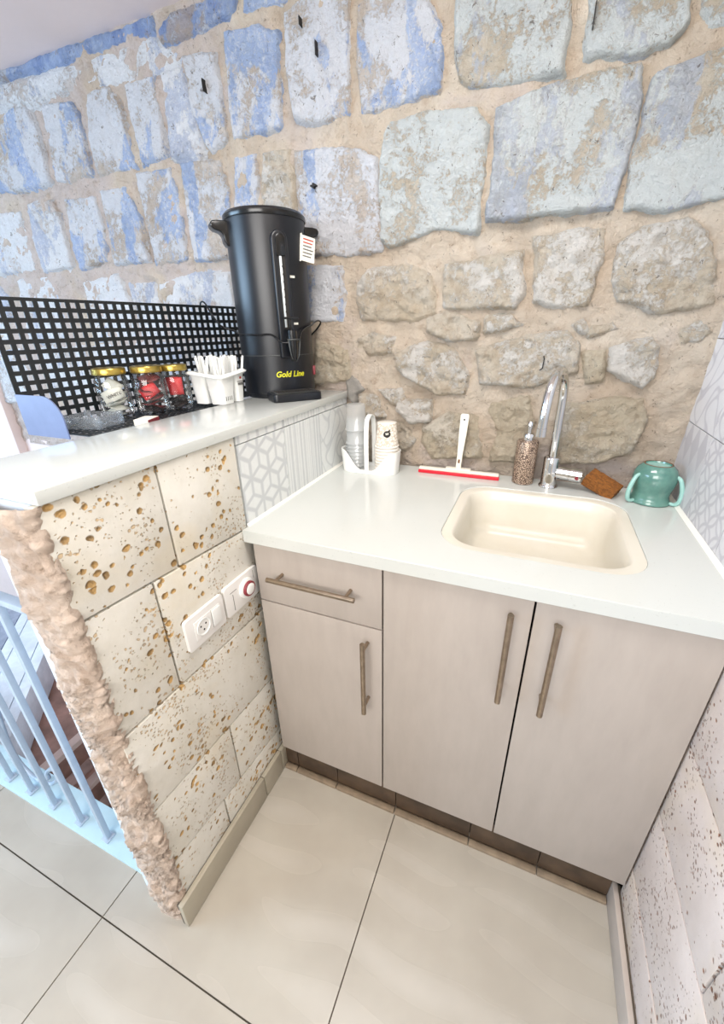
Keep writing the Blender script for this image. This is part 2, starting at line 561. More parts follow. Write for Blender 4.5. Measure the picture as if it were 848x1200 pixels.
def stone(poly, mat, depth=.016, rough=.007, jit=.004, name='stone', step=.0055, edge=.010):
    """one stone as a relief: full depth inside its outline, falling into the mortar bed at the rim"""
    P = np.array([(p.x, p.z) for p in (onY(px, py) for px, py in poly)])
    lo, hi = P.min(0) - .018, P.max(0) + .018
    size = (P.max(0) - P.min(0))
    step = max(step, size.max() / 60)
    xs = np.arange(lo[0], hi[0] + step, step)
    zs = np.arange(lo[1], hi[1] + step, step)
    GX, GZ = np.meshgrid(xs, zs)
    sd = random.uniform(0, 50)
    nx = GX.ravel()
    nz = GZ.ravel()
    # signed distance to the outline
    dist = np.full(nx.shape, 9.0)
    inside = np.zeros(nx.shape, bool)
    for i in range(len(P)):
        ax, az = P[i - 1]
        bx, bz = P[i]
        ex, ez = bx - ax, bz - az
        t = np.clip(((nx - ax) * ex + (nz - az) * ez) / (ex * ex + ez * ez + 1e-12), 0, 1)
        dist = np.minimum(dist, np.hypot(nx - ax - t * ex, nz - az - t * ez))
        cr = ((az > nz) != (bz > nz)) & (nx < ex * (nz - az) / (ez if abs(ez) > 1e-9 else 1e-9) + ax)
        inside ^= cr
    # rounded outline: pull the distance in at the corners
    sdv = np.where(inside, dist, -dist)
    c = P.mean(0)
    tilt = (random.uniform(-.04, .04), random.uniform(-.07, .02))
    raw = mat in ('stone_raw', 'stone_tan')
    ys = np.empty(nx.shape)
    keep = np.empty(nx.shape, bool)
    for q in range(len(nx)):
        x, z, d0 = float(nx[q]), float(nz[q]), float(sdv[q])
        if d0 < -.016:
            ys[q] = .03
            keep[q] = False
            continue
        keep[q] = True
        d0 += jit * (.9 * fr((x * 14 + sd, sd, z * 14), 3) + .5 * fr((x * 60 + sd, sd, z * 60), 3))
        t = (d0 + .002) / edge
        t = max(-.6, min(1.0, t))
        prof = t * (2 - t) if t > 0 else t * 2.2
        rel = rough * fr((x * 9 + sd, 1, z * 9)) + rough * .8 * fr((x * 30 + sd, 5, z * 30), 4) + rough * .35 * fr((x * 90 + sd, 9, z * 90), 3)
        if raw:
            dv, _ = noise.voronoi(Vector((x * 26 + sd, 3.3, z * 26)))
            rel += rough * 1.0 * (.45 - dv[0])
        rel += tilt[0] * (x - c[0]) + tilt[1] * (z - c[1])
        ys[q] = .006 - depth * prof - rel * max(0, min(1, t))
        if t < 0:
            ys[q] = max(ys[q], .006 - depth * prof)
    W_ = len(xs)
    vs = list(zip(nx.tolist(), ys.tolist(), nz.tolist()))
    fs = []
    for j in range(len(zs) - 1):
        for i in range(W_ - 1):
            a = j * W_ + i
            if keep[a] or keep[a + 1] or keep[a + W_] or keep[a + W_ + 1]:
                fs.append((a, a + 1, a + W_ + 1, a + W_))
    used = sorted({i for f in fs for i in f})
    mp = {u: i for i, u in enumerate(used)}
    return MB().add([vs[u] for u in used], [tuple(mp[i] for i in f) for f in fs]).build(name, mat, wall_back, smooth=True)


def Z1p(*p):
    return [(x / 1.972, y / 1.972) for x, y in p]


def Z2p(*p):
    return [(400 + x / 1.893, y / 1.893) for x, y in p]


def Z3p(*p):
    return [(400 + x / 1.893, 230 + y / 1.893) for x, y in p]


B, P, RW, T, WH = 'stone_blue', 'stone_pale', 'stone_raw', 'stone_tan', 'stone_white'
for poly, mt, d in [
    # band under the ceiling
    (Z1p((-20, 172), (60, 142), (150, 104), (260, 62), (350, 28), (354, 76), (250, 114), (130, 154), (-20, 204)), 'stone_band', .02),
    (Z1p((365, 70), (392, 30), (520, -15), (548, -15), (545, 25), (480, 62), (400, 105), (372, 100)), 'stone_band', .02),
    (Z1p((560, -40), (700, -60), (690, -20), (620, 10), (560, 30)), B, .015),
    # limewashed plaster between the band and the first course
    (Z1p((-20, 206), (120, 160), (250, 120), (352, 84), (372, 112), (414, 122), (408, 146), (350, 168), (280, 182), (200, 202), (100, 232), (60, 240), (-20, 262)), WH, .008),
    # first course, left
    (Z1p((0, 270), (30, 245), (60, 250), (85, 290), (125, 425), (60, 440), (5, 445), (-30, 440)), B, .016),
    (Z1p((95, 240), (165, 232), (182, 270), (212, 400), (160, 425), (130, 420)), B, .016),
    (Z1p((198, 212), (250, 200), (277, 240), (312, 385), (225, 405), (208, 340)), B, .016),
    (Z1p((283, 192), (355, 175), (370, 260), (388, 360), (330, 385), (300, 270)), B, .016),
    (Z1p((368, 168), (412, 155), (440, 250), (468, 340), (458, 370), (394, 362)), WH, .008),
    (Z1p((420, 130), (495, 118), (512, 200), (524, 325), (488, 352), (472, 330), (440, 250)), B, .016),
    (Z1p((515, 72), (590, 58), (642, 70), (648, 180), (657, 297), (540, 327), (528, 220)), B, .02),
    (Z1p((655, 30), (690, -5), (800, -20), (806, 150), (810, 267), (720, 287), (680, 282), (660, 160)), B, .02),
    (Z2p((36, 10), (60, -15), (190, -15), (220, 60), (224, 200), (120, 236), (45, 252), (33, 150)), B, .02),
    (Z2p((253, -15), (517, -15), (507, 60), (492, 160), (400, 176), (330, 192), (280, 192), (260, 175), (248, 100)), P, .02),
    (Z2p((550, -15), (777, -15), (772, 50), (730, 92), (640, 122), (538, 127), (545, 60)), P, .022),
    (Z2p((800, -20), (900, -20), (900, 40), (812, 66)), P, .015),
    # second course
    (Z1p((-20, 497), (45, 488), (60, 530), (82, 625), (30, 632), (-20, 636)), WH, .015),
    (Z1p((63, 472), (120, 463), (137, 510), (166, 615), (102, 630), (85, 580)), WH, .016),
    (Z1p((146, 462), (215, 453), (240, 540), (249, 605), (190, 625), (170, 580)), B, .016),
    (Z1p((230, 442), (290, 428), (322, 500), (346, 605), (265, 612), (250, 540)), B, .016),
    (Z1p((313, 402), (390, 386), (411, 450), (436, 600), (360, 614), (340, 520)), B, .016),
    (Z1p((415, 377), (510, 366), (526, 440), (532, 597), (450, 607), (430, 480)), B, .016),
    (Z1p((540, 362), (596, 353), (598, 420), (600, 560), (550, 560), (540, 470)), B, .014),
    (Z1p((606, 350), (665, 343), (676, 400), (678, 560), (612, 560), (604, 440)), RW, .016),
    (Z1p((680, 350), (780, 336), (832, 345), (872, 365), (884, 582), (800, 592), (700, 587), (685, 470)), B, .022),
    (Z2p((93, 302), (110, 270), (200, 245), (300, 233), (327, 280), (317, 400), (302, 517), (210, 512), (110, 552), (88, 535), (83, 430)), P, .024),
    (Z2p((343, 240), (420, 200), (560, 158), (668, 138), (662, 260), (602, 467), (500, 474), (318, 494), (333, 380)), P, .028),
    (Z2p((698, 160), (900, 85), (900, 430), (720, 470), (622, 469), (648, 330)), P, .028),
    # low band seen over and through the perforated panel
    ([(-40, 330), (-8, 328), (8, 352), (12, 400), (-30, 402)], WH, .012),
    ([(20, 328), (54, 324), (68, 350), (80, 398), (36, 402)], WH, .012),
    ([(97, 332), (138, 320), (152, 354), (160, 396), (112, 400)], WH, .012),
    ([(149, 331), (178, 332), (188, 356), (196, 394), (168, 398)], WH, .012),
    ([(184, 334), (226, 320), (269, 320), (276, 361), (280, 392), (204, 396)], WH, .012),
    ([(-30, 412), (20, 410), (40, 470), (-6, 474)], WH, .012), ([(44, 410), (94, 406), (110, 462), (60, 468)], WH, .012),
    ([(104, 408), (166, 402), (182, 452), (124, 460)], WH, .012), ([(176, 402), (268, 398), (280, 446), (194, 452)], WH, .012),
    # third course and the rubble under it
    ([(358, 312), (402, 310), (404, 345), (404, 378), (362, 377)], B, .018),
    (Z3p((33, 190), (60, 160), (150, 150), (197, 170), (212, 262), (150, 277), (45, 272), (33, 230)), RW, .022),
    (Z3p((228, 152), (330, 130), (401, 120), (404, 220), (386, 247), (280, 252), (228, 247), (223, 200)), RW, .024),
    (Z3p((428, 92), (500, 75), (582, 73), (583, 130), (547, 242), (490, 250), (428, 232)), RW, .024),
    (Z3p((618, 102), (660, 70), (770, 48), (812, 80), (832, 140), (830, 242), (700, 264), (618, 232), (598, 190)), RW, .03),
    (Z3p((188, 272), (230, 256), (307, 280), (302, 322), (240, 320), (186, 302)), RW, .026),
    (Z3p((318, 265), (370, 263), (407, 285), (350, 302), (318, 300)), RW, .022),
    (Z3p((508, 286), (535, 274), (552, 300), (530, 304)), RW, .02),
    (Z3p((548, 290), (600, 280), (617, 295), (545, 314)), RW, .02),
    (Z3p((738, 290), (800, 263), (827, 300), (802, 324), (743, 337)), RW, .026),
    (Z3p((33, 317), (70, 303), (117, 315), (112, 347), (60, 352), (35, 337)), RW, .026),
    (Z3p((118, 345), (190, 323), (247, 340), (282, 400), (272, 437), (210, 442), (138, 402), (120, 380)), RW, .034),
    (Z3p((298, 342), (420, 308), (500, 298), (530, 330), (522, 392), (420, 427), (308, 417)), RW, .03),
    (Z3p((533, 347), (588, 340), (580, 412), (543, 417)), T, .022),
    (Z3p((595, 335), (690, 308), (707, 330), (697, 402), (667, 432), (588, 387)), RW, .034),
    ([(370, 398), (407, 410), (411, 446), (366, 451)], T, .022),
    (Z3p((80, 430), (130, 428), (140, 458), (112, 466)), RW, .026),
    (Z3p((38, 440), (75, 438), (97, 490), (70, 497), (38, 472)), RW, .026),
    (Z3p((123, 455), (202, 453), (197, 500), (150, 505), (123, 475)), RW, .036),
    (Z3p((70, 496), (130, 500), (164, 540), (150, 562), (90, 566), (70, 540)), RW, .022),
    (Z3p((182, 512), (240, 478), (302, 488), (314, 582), (200, 583), (178, 550)), T, .024),
    (Z3p((328, 457), (420, 440), (427, 500), (402, 560), (382, 592), (328, 587), (345, 520), (323, 480)), T, .03),
    (Z3p((490, 460), (560, 448), (672, 448), (680, 500), (642, 572), (560, 593), (473, 592), (480, 520)), T, .034),
]:
    if mt in (RW, T):
        stone(poly, mt, d * .70, .012, jit=.006, edge=.013)
    else:
        stone(poly, mt, d * (.75 if mt == P else .6), .0055, jit=.005, edge=.008)
stone([(404, 448), (412, 440), (420, 446), (428, 456), (418, 462), (414, 474), (408, 468)], 'grey_patch', .012, .004, name='cement_patch')
for px, py, w, h in ((237, 99, .0022, .030), (350, 23, .002, .018), (369, 55, .0022, .030), (697, 14, .003, .045), (639, 244, .002, .010)):  # thin dark slivers added for the dark holes and streaks in the stones
    q = onY(px, py, -.02)
    MB().prism([(-w * .4, -h / 2), (w * .3, -h / 2), (w * .6, 0), (w * .2, h / 2), (-w * .5, h * .3)], lambda u, v, d, q=q: Vector((q.x + u, d, q.z + v)), -.021, .01).build('dark_mark', 'dark', wall_back)
q = onY(366, 217, -.02)  # crossed dark bars standing in for a cross-shaped hole
MB().box(q.x - .009, q.x + .009, -.019, .01, q.z - .0018, q.z + .002).box(q.x - .0025, q.x + .0025, -.0185, .01, q.z - .006, q.z + .006).build('dark_mark', 'dark', wall_back)
# plaster pier of the stairwell beyond the panel
struct(MB().box(-3.3, -2.03, -.035, .02, -1.9, 1.19).build('wall_stairwell', 'plaster_pink', bevel=.01))

# ---- ceiling
struct(MB().box(-3.4, 2.4, -3.0, .3, 2.216, 2.30).build('ceiling', 'ceiling'))

# ---- floor: grout bed and 60 cm tiles, each a piece
SX, SY = -.139, -1.018       # corner of the stair opening
fb = MB()
fb.prism([(-1.9, -2.6), (1.3, -2.6), (1.3, .1), (SX, .1), (SX, SY), (-1.9, SY)], lambda u, v, d: Vector((u, v, d)), -.22, -.004)
floor = struct(fb.build('floor', 'grout'))
JX = [-1.405, -.805, -.205, .404, 1.003]
JY = [-2.326, -1.726, -1.126, -.526]
g = .0016
for i in range(len(JX) - 1):
    for j in range(len(JY) - 1):
        x0, x1, y0, y1 = JX[i] + g, JX[i + 1] - g, JY[j] + g, JY[j + 1] - g
        if y1 > SY and x1 < SX + .01:
            y1 = SY
        poly = [(x0, y0), (x1, y0), (x1, y1), (x0, y1)]
        if y1 > SY and x0 < SX:
            poly = [(x0, y0), (x1, y0), (x1, y1), (SX, y1), (SX, SY), (x0, SY)]
        MB().prism(poly, lambda u, v, d: Vector((u, v, d)), -.012, 0).build('floor_tile', 'floor_tile', floor)

# ---- half wall between kitchenette and stair
wall_left = struct(MB().box(-.138, -.012, -1.042, .01, -.2, 1.127).build('wall_left', 'plaster_blue'))


def yz_piece(poly, name, mat, parent, x0, x1, bevel=.003, rough=0.0):
    """outline in (y, z) pushed from x0 to x1"""
    return MB().prism(poly, lambda u, v, d: Vector((d, u, v)), x0, x1).build(name, mat, parent, bevel=bevel)


g = .0022


def quad(y0, y1, zb0, zb1, zt0, zt1):
    return [(y0 + g, zb0 + g), (y1 - g, zb1 + g), (y1 - g, zt1 - g), (y0 + g, zt0 - g)]


c1 = lambda y: .922 - (y + 1.05) * .062
c2 = lambda y: .652 - (y + 1.05) * .036
c3 = lambda y: .420 - (y + 1.05) * .085
c4 = lambda y: .225 - (y + 1.05) * .150
NE = -1.045
for y0, y1, lo, hi in [
    (NE, -.832, c1, lambda y: 1.128), (-.832, -.612, c1, lambda y: 1.128),
    (NE, -.896, c2, c1), (-.896, -.585, c2, c1),
    (NE, -.585, c3, c2),
    (NE, -.795, c4, c3), (-.795, -.585, c4, c3),
    (NE, -.862, lambda y: .0, c4), (-.862, -.585, lambda y: .0, c4)]:
    yz_piece(quad(y0, y1, lo(y0), lo(y1), hi(y0), hi(y1)), 'stone_block', 'pitted', wall_left, -.02, random.uniform(-.0015, .0012))

# rough mortar thrown over the near end
prof = catmull([(-.008, -1.022), (.000, -1.036), (-.004, -1.048), (-.028, -1.058), (-.060, -1.061), (-.082, -1.056), (-.094, -1.046), (-.095, -1.02)], 6)
prof = [Vector((p[0], p[1], 0)) for p in prof] if len(prof[0]) == 2 else prof
NU, NV = len(prof), 300
vs, fs = [], []
for j in range(NV + 1):
    z = 1.127 * j / NV
    for i, p in enumerate(prof):
        a, b = prof[max(0, i - 1)], prof[min(NU - 1, i + 1)]
        nrm = Vector((-(b - a).y, (b - a).x, 0)).normalized() * -1
        if nrm.dot(Vector((p.x + .06, p.y + 1.0, 0))) < 0:
            nrm = -nrm
        e = math.sin(PI * i / (NU - 1)) ** .5
        wob = fr((p.x * 10, p.y * 10, z * 7))
        sh = (z * 34 + 2.2 * wob + p.x * 14 + .5 * fr((p.x * 30, 2, z * 20))) % 1.0
        cell, _ = noise.voronoi(Vector((p.x * 30, p.y * 30, z * 34)))
        d = .006 * wob + .015 * sh * (1 if z < .8 else .5) + .005 * fr((p.x * 45, p.y * 45, z * 60), 4) + .011 * (.5 - cell[0]) + .006 * max(0, fr((p.x * 16 + 4, p.y * 16, z * 13)))
        fade = min(1, z / .06)
        q = p + nrm * (d * e * fade * (.85 if p.x > -.06 else .55) - .004 * (1 - e))
        vs.append((q.x, q.y, z))
for j in range(NV):
    for i in range(NU - 1):
        a = j * NU + i
        fs.append((a, a + 1, a + NU + 1, a + NU))
MB().add(vs, fs).build('rough_mortar_end', 'rough_mortar', wall_left, smooth=True)

# skirting tiles along the half wall
base_left = struct(MB().box(-.004, .004, -1.056, -.60, 0, .088).build('baseboard_left', 'grout'))
for y0, y1 in ((-1.057, -.725), (-.722, -.632), (-.629, -.600)):
    MB().box(.002, .015, y0, y1, .001, .092).build('skirting_tile', 'skirting', base_left, bevel=.0015)

# ---- patterned tiles on the half wall above the worktop
def smooth_line(d, w):
    return np.clip((w - d) / (w * .5), 0, 1)


def pat_cubes(u, v):
    s = 23
    x, y = u * s, v * s
    q3 = math.sqrt(3)
    best = np.full_like(x, 9.0)
    cxs, cys = np.zeros_like(x), np.zeros_like(x)
    i0, j0 = np.floor(x / q3), np.floor(y / 1.5)
    for di in (-1, 0, 1, 2):
        for dj in (-1, 0, 1, 2):
            jj = j0 + dj
            cx = (i0 + di + .5 * (jj % 2)) * q3
            cy = jj * 1.5
            dd = np.hypot(x - cx, y - cy)
            m = dd < best
            best = np.where(m, dd, best)
            cxs = np.where(m, cx, cxs)
            cys = np.where(m, cy, cys)
    dx, dy = x - cxs, y - cys
    hexd = np.maximum(np.abs(dx) * 2 / q3, np.maximum(np.abs(dx / q3 + dy), np.abs(-dx / q3 + dy)))
    edge = 1 - hexd
    l1 = smooth_line(edge * .87, .17)
    ang = [R(90), R(210), R(330)]
    l2 = np.zeros_like(x)
    for a in ang:
        al = dx * math.cos(a) + dy * math.sin(a)
        pe = np.abs(-dx * math.sin(a) + dy * math.cos(a))
        l2 = np.maximum(l2, np.where(al > 0, smooth_line(pe, .14), 0))
    return np.maximum(l1, l2) * .9


def pat_stripes(u, v):
    r = random.Random(3)
    out = np.zeros_like(u)
    x = 0
    while x < .24:
        w = r.choice((.003, .004, .007, .010))
        out = np.where((u > x) & (u < x + w), r.choice((.5, .8, 1.0)), out)
        x += w + r.choice((.003, .005, .008))
    return out * .8


def pat_floral(u, v):
    a = np.sin(38 * u + 2.2 * np.sin(30 * v)) * np.cos(34 * v + 2.0 * np.sin(34 * u))
    return smooth_line(np.abs(a - .12), .22) * .75


def pat_diamond(u, v):
    a, b = u / .055 + v / .105, u / .055 - v / .105
    m = (np.floor(a) + 2 * np.floor(b)) % 3
    return np.where(m < .5, .85, np.where(m < 1.5, .12, .40))


def pat_petal(u, v):
    s = .072
    out = np.zeros_like(u)
    for ox in (0, .5):
        x = ((u / s + ox) % 1) - .5
        y = ((v / s + ox) % 1) - .5
        for cx in (-.5, .5):
            for cy in (-.5, .5):
                out = np.maximum(out, smooth_line(np.abs(np.hypot(x - cx, y - cy) - .5), .07))
    return out * .8


def pattern_tile(name, mat, parent, place, w, h, pat, u0=0, v0=0, res=.0022, thick=.008):
    nu, nv = max(4, int(w / res)), max(4, int(h / res))
    us = np.linspace(0, w, nu + 1)
    vv = np.linspace(0, h, nv + 1)
    U, V = np.meshgrid(us, vv)
    P = pat(U + u0, V + v0)
    vs = [place(a, b, 0.0) for b in vv for a in us]
    fs = []
    for j in range(nv):
        for i in range(nu):
            a = j * (nu + 1) + i
            fs.append((a, a + 1, a + nu + 2, a + nu + 1))
    k0 = len(vs)
    rim = [(0, 0), (w, 0), (w, h), (0, h)]
    idx = [0, nu, nv * (nu + 1) + nu, nv * (nu + 1)]
    vs += [place(a, b, thick) for a, b in rim]
    edges = [list(range(0, nu + 1)), [j * (nu + 1) + nu for j in range(nv + 1)],
             [nv * (nu + 1) + i for i in range(nu, -1, -1)], [j * (nu + 1) for j in range(nv, -1, -1)]]
    for e in range(4):
        fs.append(tuple(reversed(edges[e])) + (k0 + e, k0 + (e + 1) % 4))
    me = bpy.data.meshes.new(name)
    me.from_pydata([tuple(p) for p in vs], [], fs)
    at = me.attributes.new('pat', 'FLOAT', 'POINT')
    at.data.foreach_set('value', np.concatenate([P.ravel(), np.zeros(4)]).astype(np.float32))
    me.materials.append(M[mat])
    o = bpy.data.objects.new(name, me)
    C.objects.link(o)
    o.parent = parent
    return o


g = .0012
for y0, y1, pat, u0 in ((-.608, -.408, pat_cubes, 0), (-.408, -.205, pat_stripes, 0), (-.205, .004, pat_floral, 0)):
    pattern_tile('wall_tile', 'tile_left', wall_left, lambda a, b, d, y0=y0: Vector((0 - d, y0 + g + a, H + .004 + b)), y1 - y0 - 2 * g, .200, pat, u0)
    pattern_tile('wall_tile', 'tile_left', wall_left, lambda a, b, d, y0=y0: Vector((0 - d, y0 + g + a, H + .2065 + b)), y1 - y0 - 2 * g, .0195, pat, u0 + .03)
trim1 = struct(MB().prism([(0, 0), (.007, 0), (0, .007)], lambda u, v, d: Vector((.0005 + u, d, H + v)), -.612, -.004).build('trim_1', 'caulk'))
trim2 = struct(MB().prism([(0, 0), (-.008, 0), (0, .008)], lambda u, v, d: Vector((XR - .0005 + u, d, H + v)), -.635, -.004).build('trim_2', 'caulk'))

# ---- right wall: pitted stone below, patterned tiles above the worktop
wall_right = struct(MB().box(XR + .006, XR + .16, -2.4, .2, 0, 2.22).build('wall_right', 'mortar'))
pats = {0: (pat_diamond, pat_petal, pat_floral, pat_cubes, pat_petal), 1: (pat_floral, pat_floral, pat_petal, pat_diamond, pat_cubes),
        2: (pat_petal, pat_cubes, pat_diamond, pat_petal, pat_floral), 3: (pat_cubes, pat_diamond, pat_petal, pat_floral, pat_petal)}
for r in range(4):
    for q in range(4):
        ya, yb = .012 - .203 * q, .012 - .203 * (q + 1)
        pattern_tile('wall_tile', 'tile_right', wall_right, lambda a, b, d, ya=ya, r=r: Vector((XR + d, ya - g - a, H + .203 * r + .002 + b)),
                     .203 - 2 * g, .203 - 2 * g, pats[r][q], .02 * q, .01 * r, res=.0026 if q < 3 and r < 3 else .005)
g = .002
rows = [0, .18, .40, .61, .868]
brk = [[-.61, -1.25, -1.9], [-.61, -.98, -1.6, -1.9], [-.61, -.90, -1.45, -1.9], [-.61, -1.12, -1.9]]
for r in range(4):
    for q in range(len(brk[r]) - 1):
        y1, y0 = brk[r][q], brk[r][q + 1]
        yz_piece([(y0 + g, rows[r] + g), (y1 - g, rows[r] + g), (y1 - g, rows[r + 1] - g), (y0 + g, rows[r + 1] - g)], 'stone_block', 'pitted_pale',
                 wall_right, XRL + random.uniform(-.001, .001), XR + .01, bevel=.004)
base_right = struct(MB().box(.975, .9855, -1.9, -.602, 0, .068).build('baseboard_right', 'grout'))
for y0, y1 in ((-1.9, -1.31), (-1.307, -.602)):
    MB().box(.967, .979, y0, y1, .001, .074).build('skirting_tile', 'skirting_pink', base_right, bevel=.002)

# ---- plinth under the cabinets
plinth = struct(MB().box(.016, .968, -.585, -.57, 0, .118).build('trim_3', 'grout'))
for x0, x1 in ((.016, .060), (.062, .205), (.207, .40), (.402, .62), (.622, .80), (.802, .966)):
    MB().box(x0, x1, -.606, -.586, .013, .116).build('plinth_tile', 'plinth', plinth, bevel=.001)
    MB().box(x0, x1, -.623, -.606, .0, .012).build('plinth_lip', 'plinth_lip', plinth, bevel=.003)

# ================================================================== STAIRWELL
rail = thing('stair_railing', 'pale blue metal railing with square balusters beside the stair opening', 'railing', (-.6, -.997, 0))
MB().box(-1.25, .474, -.026, .060, -.002, .006).build('base_plate', 'plate_blue', rail, bevel=.002)
for bx in (-.436, -.324, -.211, -.100, .013, .136, .252):
    b = MB().box(bx - .007, bx + .007, -.007, .007, .006, .85).build('baluster', 'rail_blue', rail, bevel=.002)
    MB().box(bx - .014, bx + .014, -.014, .014, .006, .012).build('foot_plate', 'rail_blue', b, bevel=.002)
MB().box(-1.25, .474, -.011, .011, .85, .866).build('top_rail', 'rail_blue', rail, bevel=.003)
sp = [onY(px, py, -.972) - Vector((-.6, -.997, 0)) for px, py in ((-14, 790), (-4, 828), (7, 862), (20, 889), (36, 907), (50, 916), (61, 918), (68, 912), (67, 904), (60, 901), (55, 906), (57, 912))]
sp = catmull(sp, 5)
MB().tube(sp, .0065, 8).build('scroll', 'rail_blue', rail, smooth=True)

stair = thing('winding_staircase', 'winding stone steps going down behind the pale blue railing', 'staircase', (0, 0, 0))


def tread(poly, z, name, mat, th=.18):
    return MB().prism(poly, lambda u, v, d: Vector((u, v, d)), z - th, z).build(name, mat, stair, bevel=.004)


# upper winders, pale, edges on the diagonal
dg = Vector((-.72, .70, 0))
e0 = onZ(14, 860, -.20)


def diag(off, z):
    """point pairs of a diagonal edge, shifted away from the opening"""
    n = Vector((-.70, -.72, 0))
    a = e0 + n * off - dg * .9
    b = e0 + n * off + dg * 1.15
    return (a.x, a.y), (b.x, b.y)


offs = [0, .055, .17, .225, .40, .46, .70, .95]
for i in range(len(offs) - 1):
    a, b = diag(offs[i] + .002, 0)
    c2_, d2_ = diag(offs[i + 1] - .002, 0)
    poly = [p for p in (a, b, d2_, c2_)]
    # cut at the railing line and back wall
    def clip(poly, axis, lim, keep_less):
        out = []
        for q in range(len(poly)):
            p, r2 = poly[q], poly[(q + 1) % len(poly)]
            ip = (p[axis] <= lim) == keep_less
            ir = (r2[axis] <= lim) == keep_less
            if ip:
                out.append(p)
            if ip != ir:
                t = (lim - p[axis]) / (r2[axis] - p[axis])
                out.append((p[0] + (r2[0] - p[0]) * t, p[1] + (r2[1] - p[1]) * t))
        return out
    poly = clip(clip(poly, 1, -.05, True), 1, -.94, False)
    if len(poly) > 2:
        tread(poly, -.20, 'tread_slab', 'tread_grey' if i % 2 and i > 1 else 'tread_white')
xs1 = onZ(60, 886, -.40).x
xs2 = onZ(97, 918, -.60).x
zz = [-.40, -.60, -.80, -1.0, -1.2]
xx = [-2.6, xs1, xs2, min(-.25, xs2 + .26), min(-.22, xs2 + .52), -.20]
for i in range(5):
    tread([(xx[i] + .045 if i else xx[i], -.95), (xx[i + 1], -.95), (xx[i + 1], -.05), (xx[i] + .045 if i else xx[i], -.05)], zz[i], 'tread', 'marble_brown')
    n_ = tread([(xx[i + 1], -.95), (xx[i + 1] + .045, -.95), (xx[i + 1] + .045, -.05), (xx[i + 1], -.05)], zz[i] + .002, 'nosing', 'marble_beige', .03)
MB().box(-2.4, -.15, -.945, -.05, -1.5, -1.38).build('landing', 'marble_brown', stair)

# ================================================================== LEDGE AND SHELF
tag(MB().box(-.236, .007, -1.036, -.004, 1.127, ZL).build('ledge', 'quartz', bevel=.0025),
    'white polished stone ledge capping the low pitted stone wall', 'ledge')

XPN, YPN = -.497, -.752
FZ = 1.140
sh = thing('perforated_shelf', 'black perforated metal shelf with square holes behind the white ledge', 'shelf', (0, 0, 0))


def perforated(name, us, vs_, place, th):
    """sheet with square holes: us/vs_ are alternating bar / hole edges"""
    mb = MB()
    nu, nv = len(us), len(vs_)
    pts = [place(u, v, d) for d in (0, th) for v in vs_ for u in us]
    fs = []
    id_ = lambda i, j, d: d * nu * nv + j * nu + i
    solid = lambda i, j: 0 <= i < nu - 1 and 0 <= j < nv - 1 and not (i % 2 and j % 2)
    for j in range(nv - 1):
        for i in range(nu - 1):
            if not solid(i, j):
                continue
            fs.append((id_(i, j, 0), id_(i + 1, j, 0), id_(i + 1, j + 1, 0), id_(i, j + 1, 0)))
            fs.append((id_(i, j, 1), id_(i, j + 1, 1), id_(i + 1, j + 1, 1), id_(i + 1, j, 1)))
            if not solid(i - 1, j):
                fs.append((id_(i, j, 0), id_(i, j + 1, 0), id_(i, j + 1, 1), id_(i, j, 1)))
            if not solid(i + 1, j):
                fs.append((id_(i + 1, j, 0), id_(i + 1, j, 1), id_(i + 1, j + 1, 1), id_(i + 1, j + 1, 0)))
            if not solid(i, j - 1):
                fs.append((id_(i, j, 0), id_(i, j, 1), id_(i + 1, j, 1), id_(i + 1, j, 0)))
            if not solid(i, j + 1):
                fs.append((id_(i, j + 1, 0), id_(i + 1, j + 1, 0), id_(i + 1, j + 1, 1), id_(i, j + 1, 1)))
    mb.add(pts, fs)
    return mb.build(name, 'black_metal', sh)


def bars(a, b, first, pitch, hole):
    out = [a]
    x = first
    while x + hole < b - .004:
        out += [x, x + hole]
        x += pitch
    return out + [b]


PITCH = .0232
px_at = lambda y: XPN + .100 * (y - YPN) / .74          # the sheet stands a little askew
perforated('back_panel', bars(YPN, -.014, -.741, PITCH, .0125), bars(FZ - .008, 1.426, 1.3905 - .0225 * 11 - .0068, .0225, .0125),
           lambda u, v, d: Vector((px_at(u) - d, u, v)), .002)
perforated('shelf_floor', bars(XPN, -.238, XPN + .012, .0232, .0125), bars(YPN, -.26, YPN + .012, PITCH, .0125),
           lambda u, v, d: Vector((px_at(v) + (u - XPN) * (-.238 - px_at(v)) / (-.238 - XPN), v, FZ - d)), .002)
perforated('shelf_floor_rear', bars(XPN, -.30, XPN + .012, .0232, .0125), bars(-.26, -.014, -.255, PITCH, .0125),
           lambda u, v, d: Vector((px_at(v) + (u - XPN) * (-.31 - px_at(v)) / (-.30 - XPN), v, FZ - d)), .002)
w_, h_, r_ = .150, .094, .055
ep = [(0, 0), (w_, 0)] + [(w_ - r_ + r_ * math.cos(R(a)), h_ - r_ + r_ * math.sin(R(a))) for a in range(0, 91, 10)] + [(0, h_)]
MB().prism(ep, lambda u, v, d: Vector((XPN + u + .0005, d, FZ - .012 + v)), YPN - .0035, YPN - .0005).build('end_plate', 'slate_metal', sh)['label'] = 'slate blue end plate with rounded corner'

# ================================================================== WORKTOP, SINK, CABINETS
SC, SH_ = Vector((.668, -.330)), (.212, .206)
outer = [(.0015, -.635), (XR - .0015, -.635), (XR - .0015, -.002), (.0015, -.002)]
hole = [(SC.x + a, SC.y + b) for a, b in rrect(SH_[0], SH_[1], .085, 8)]


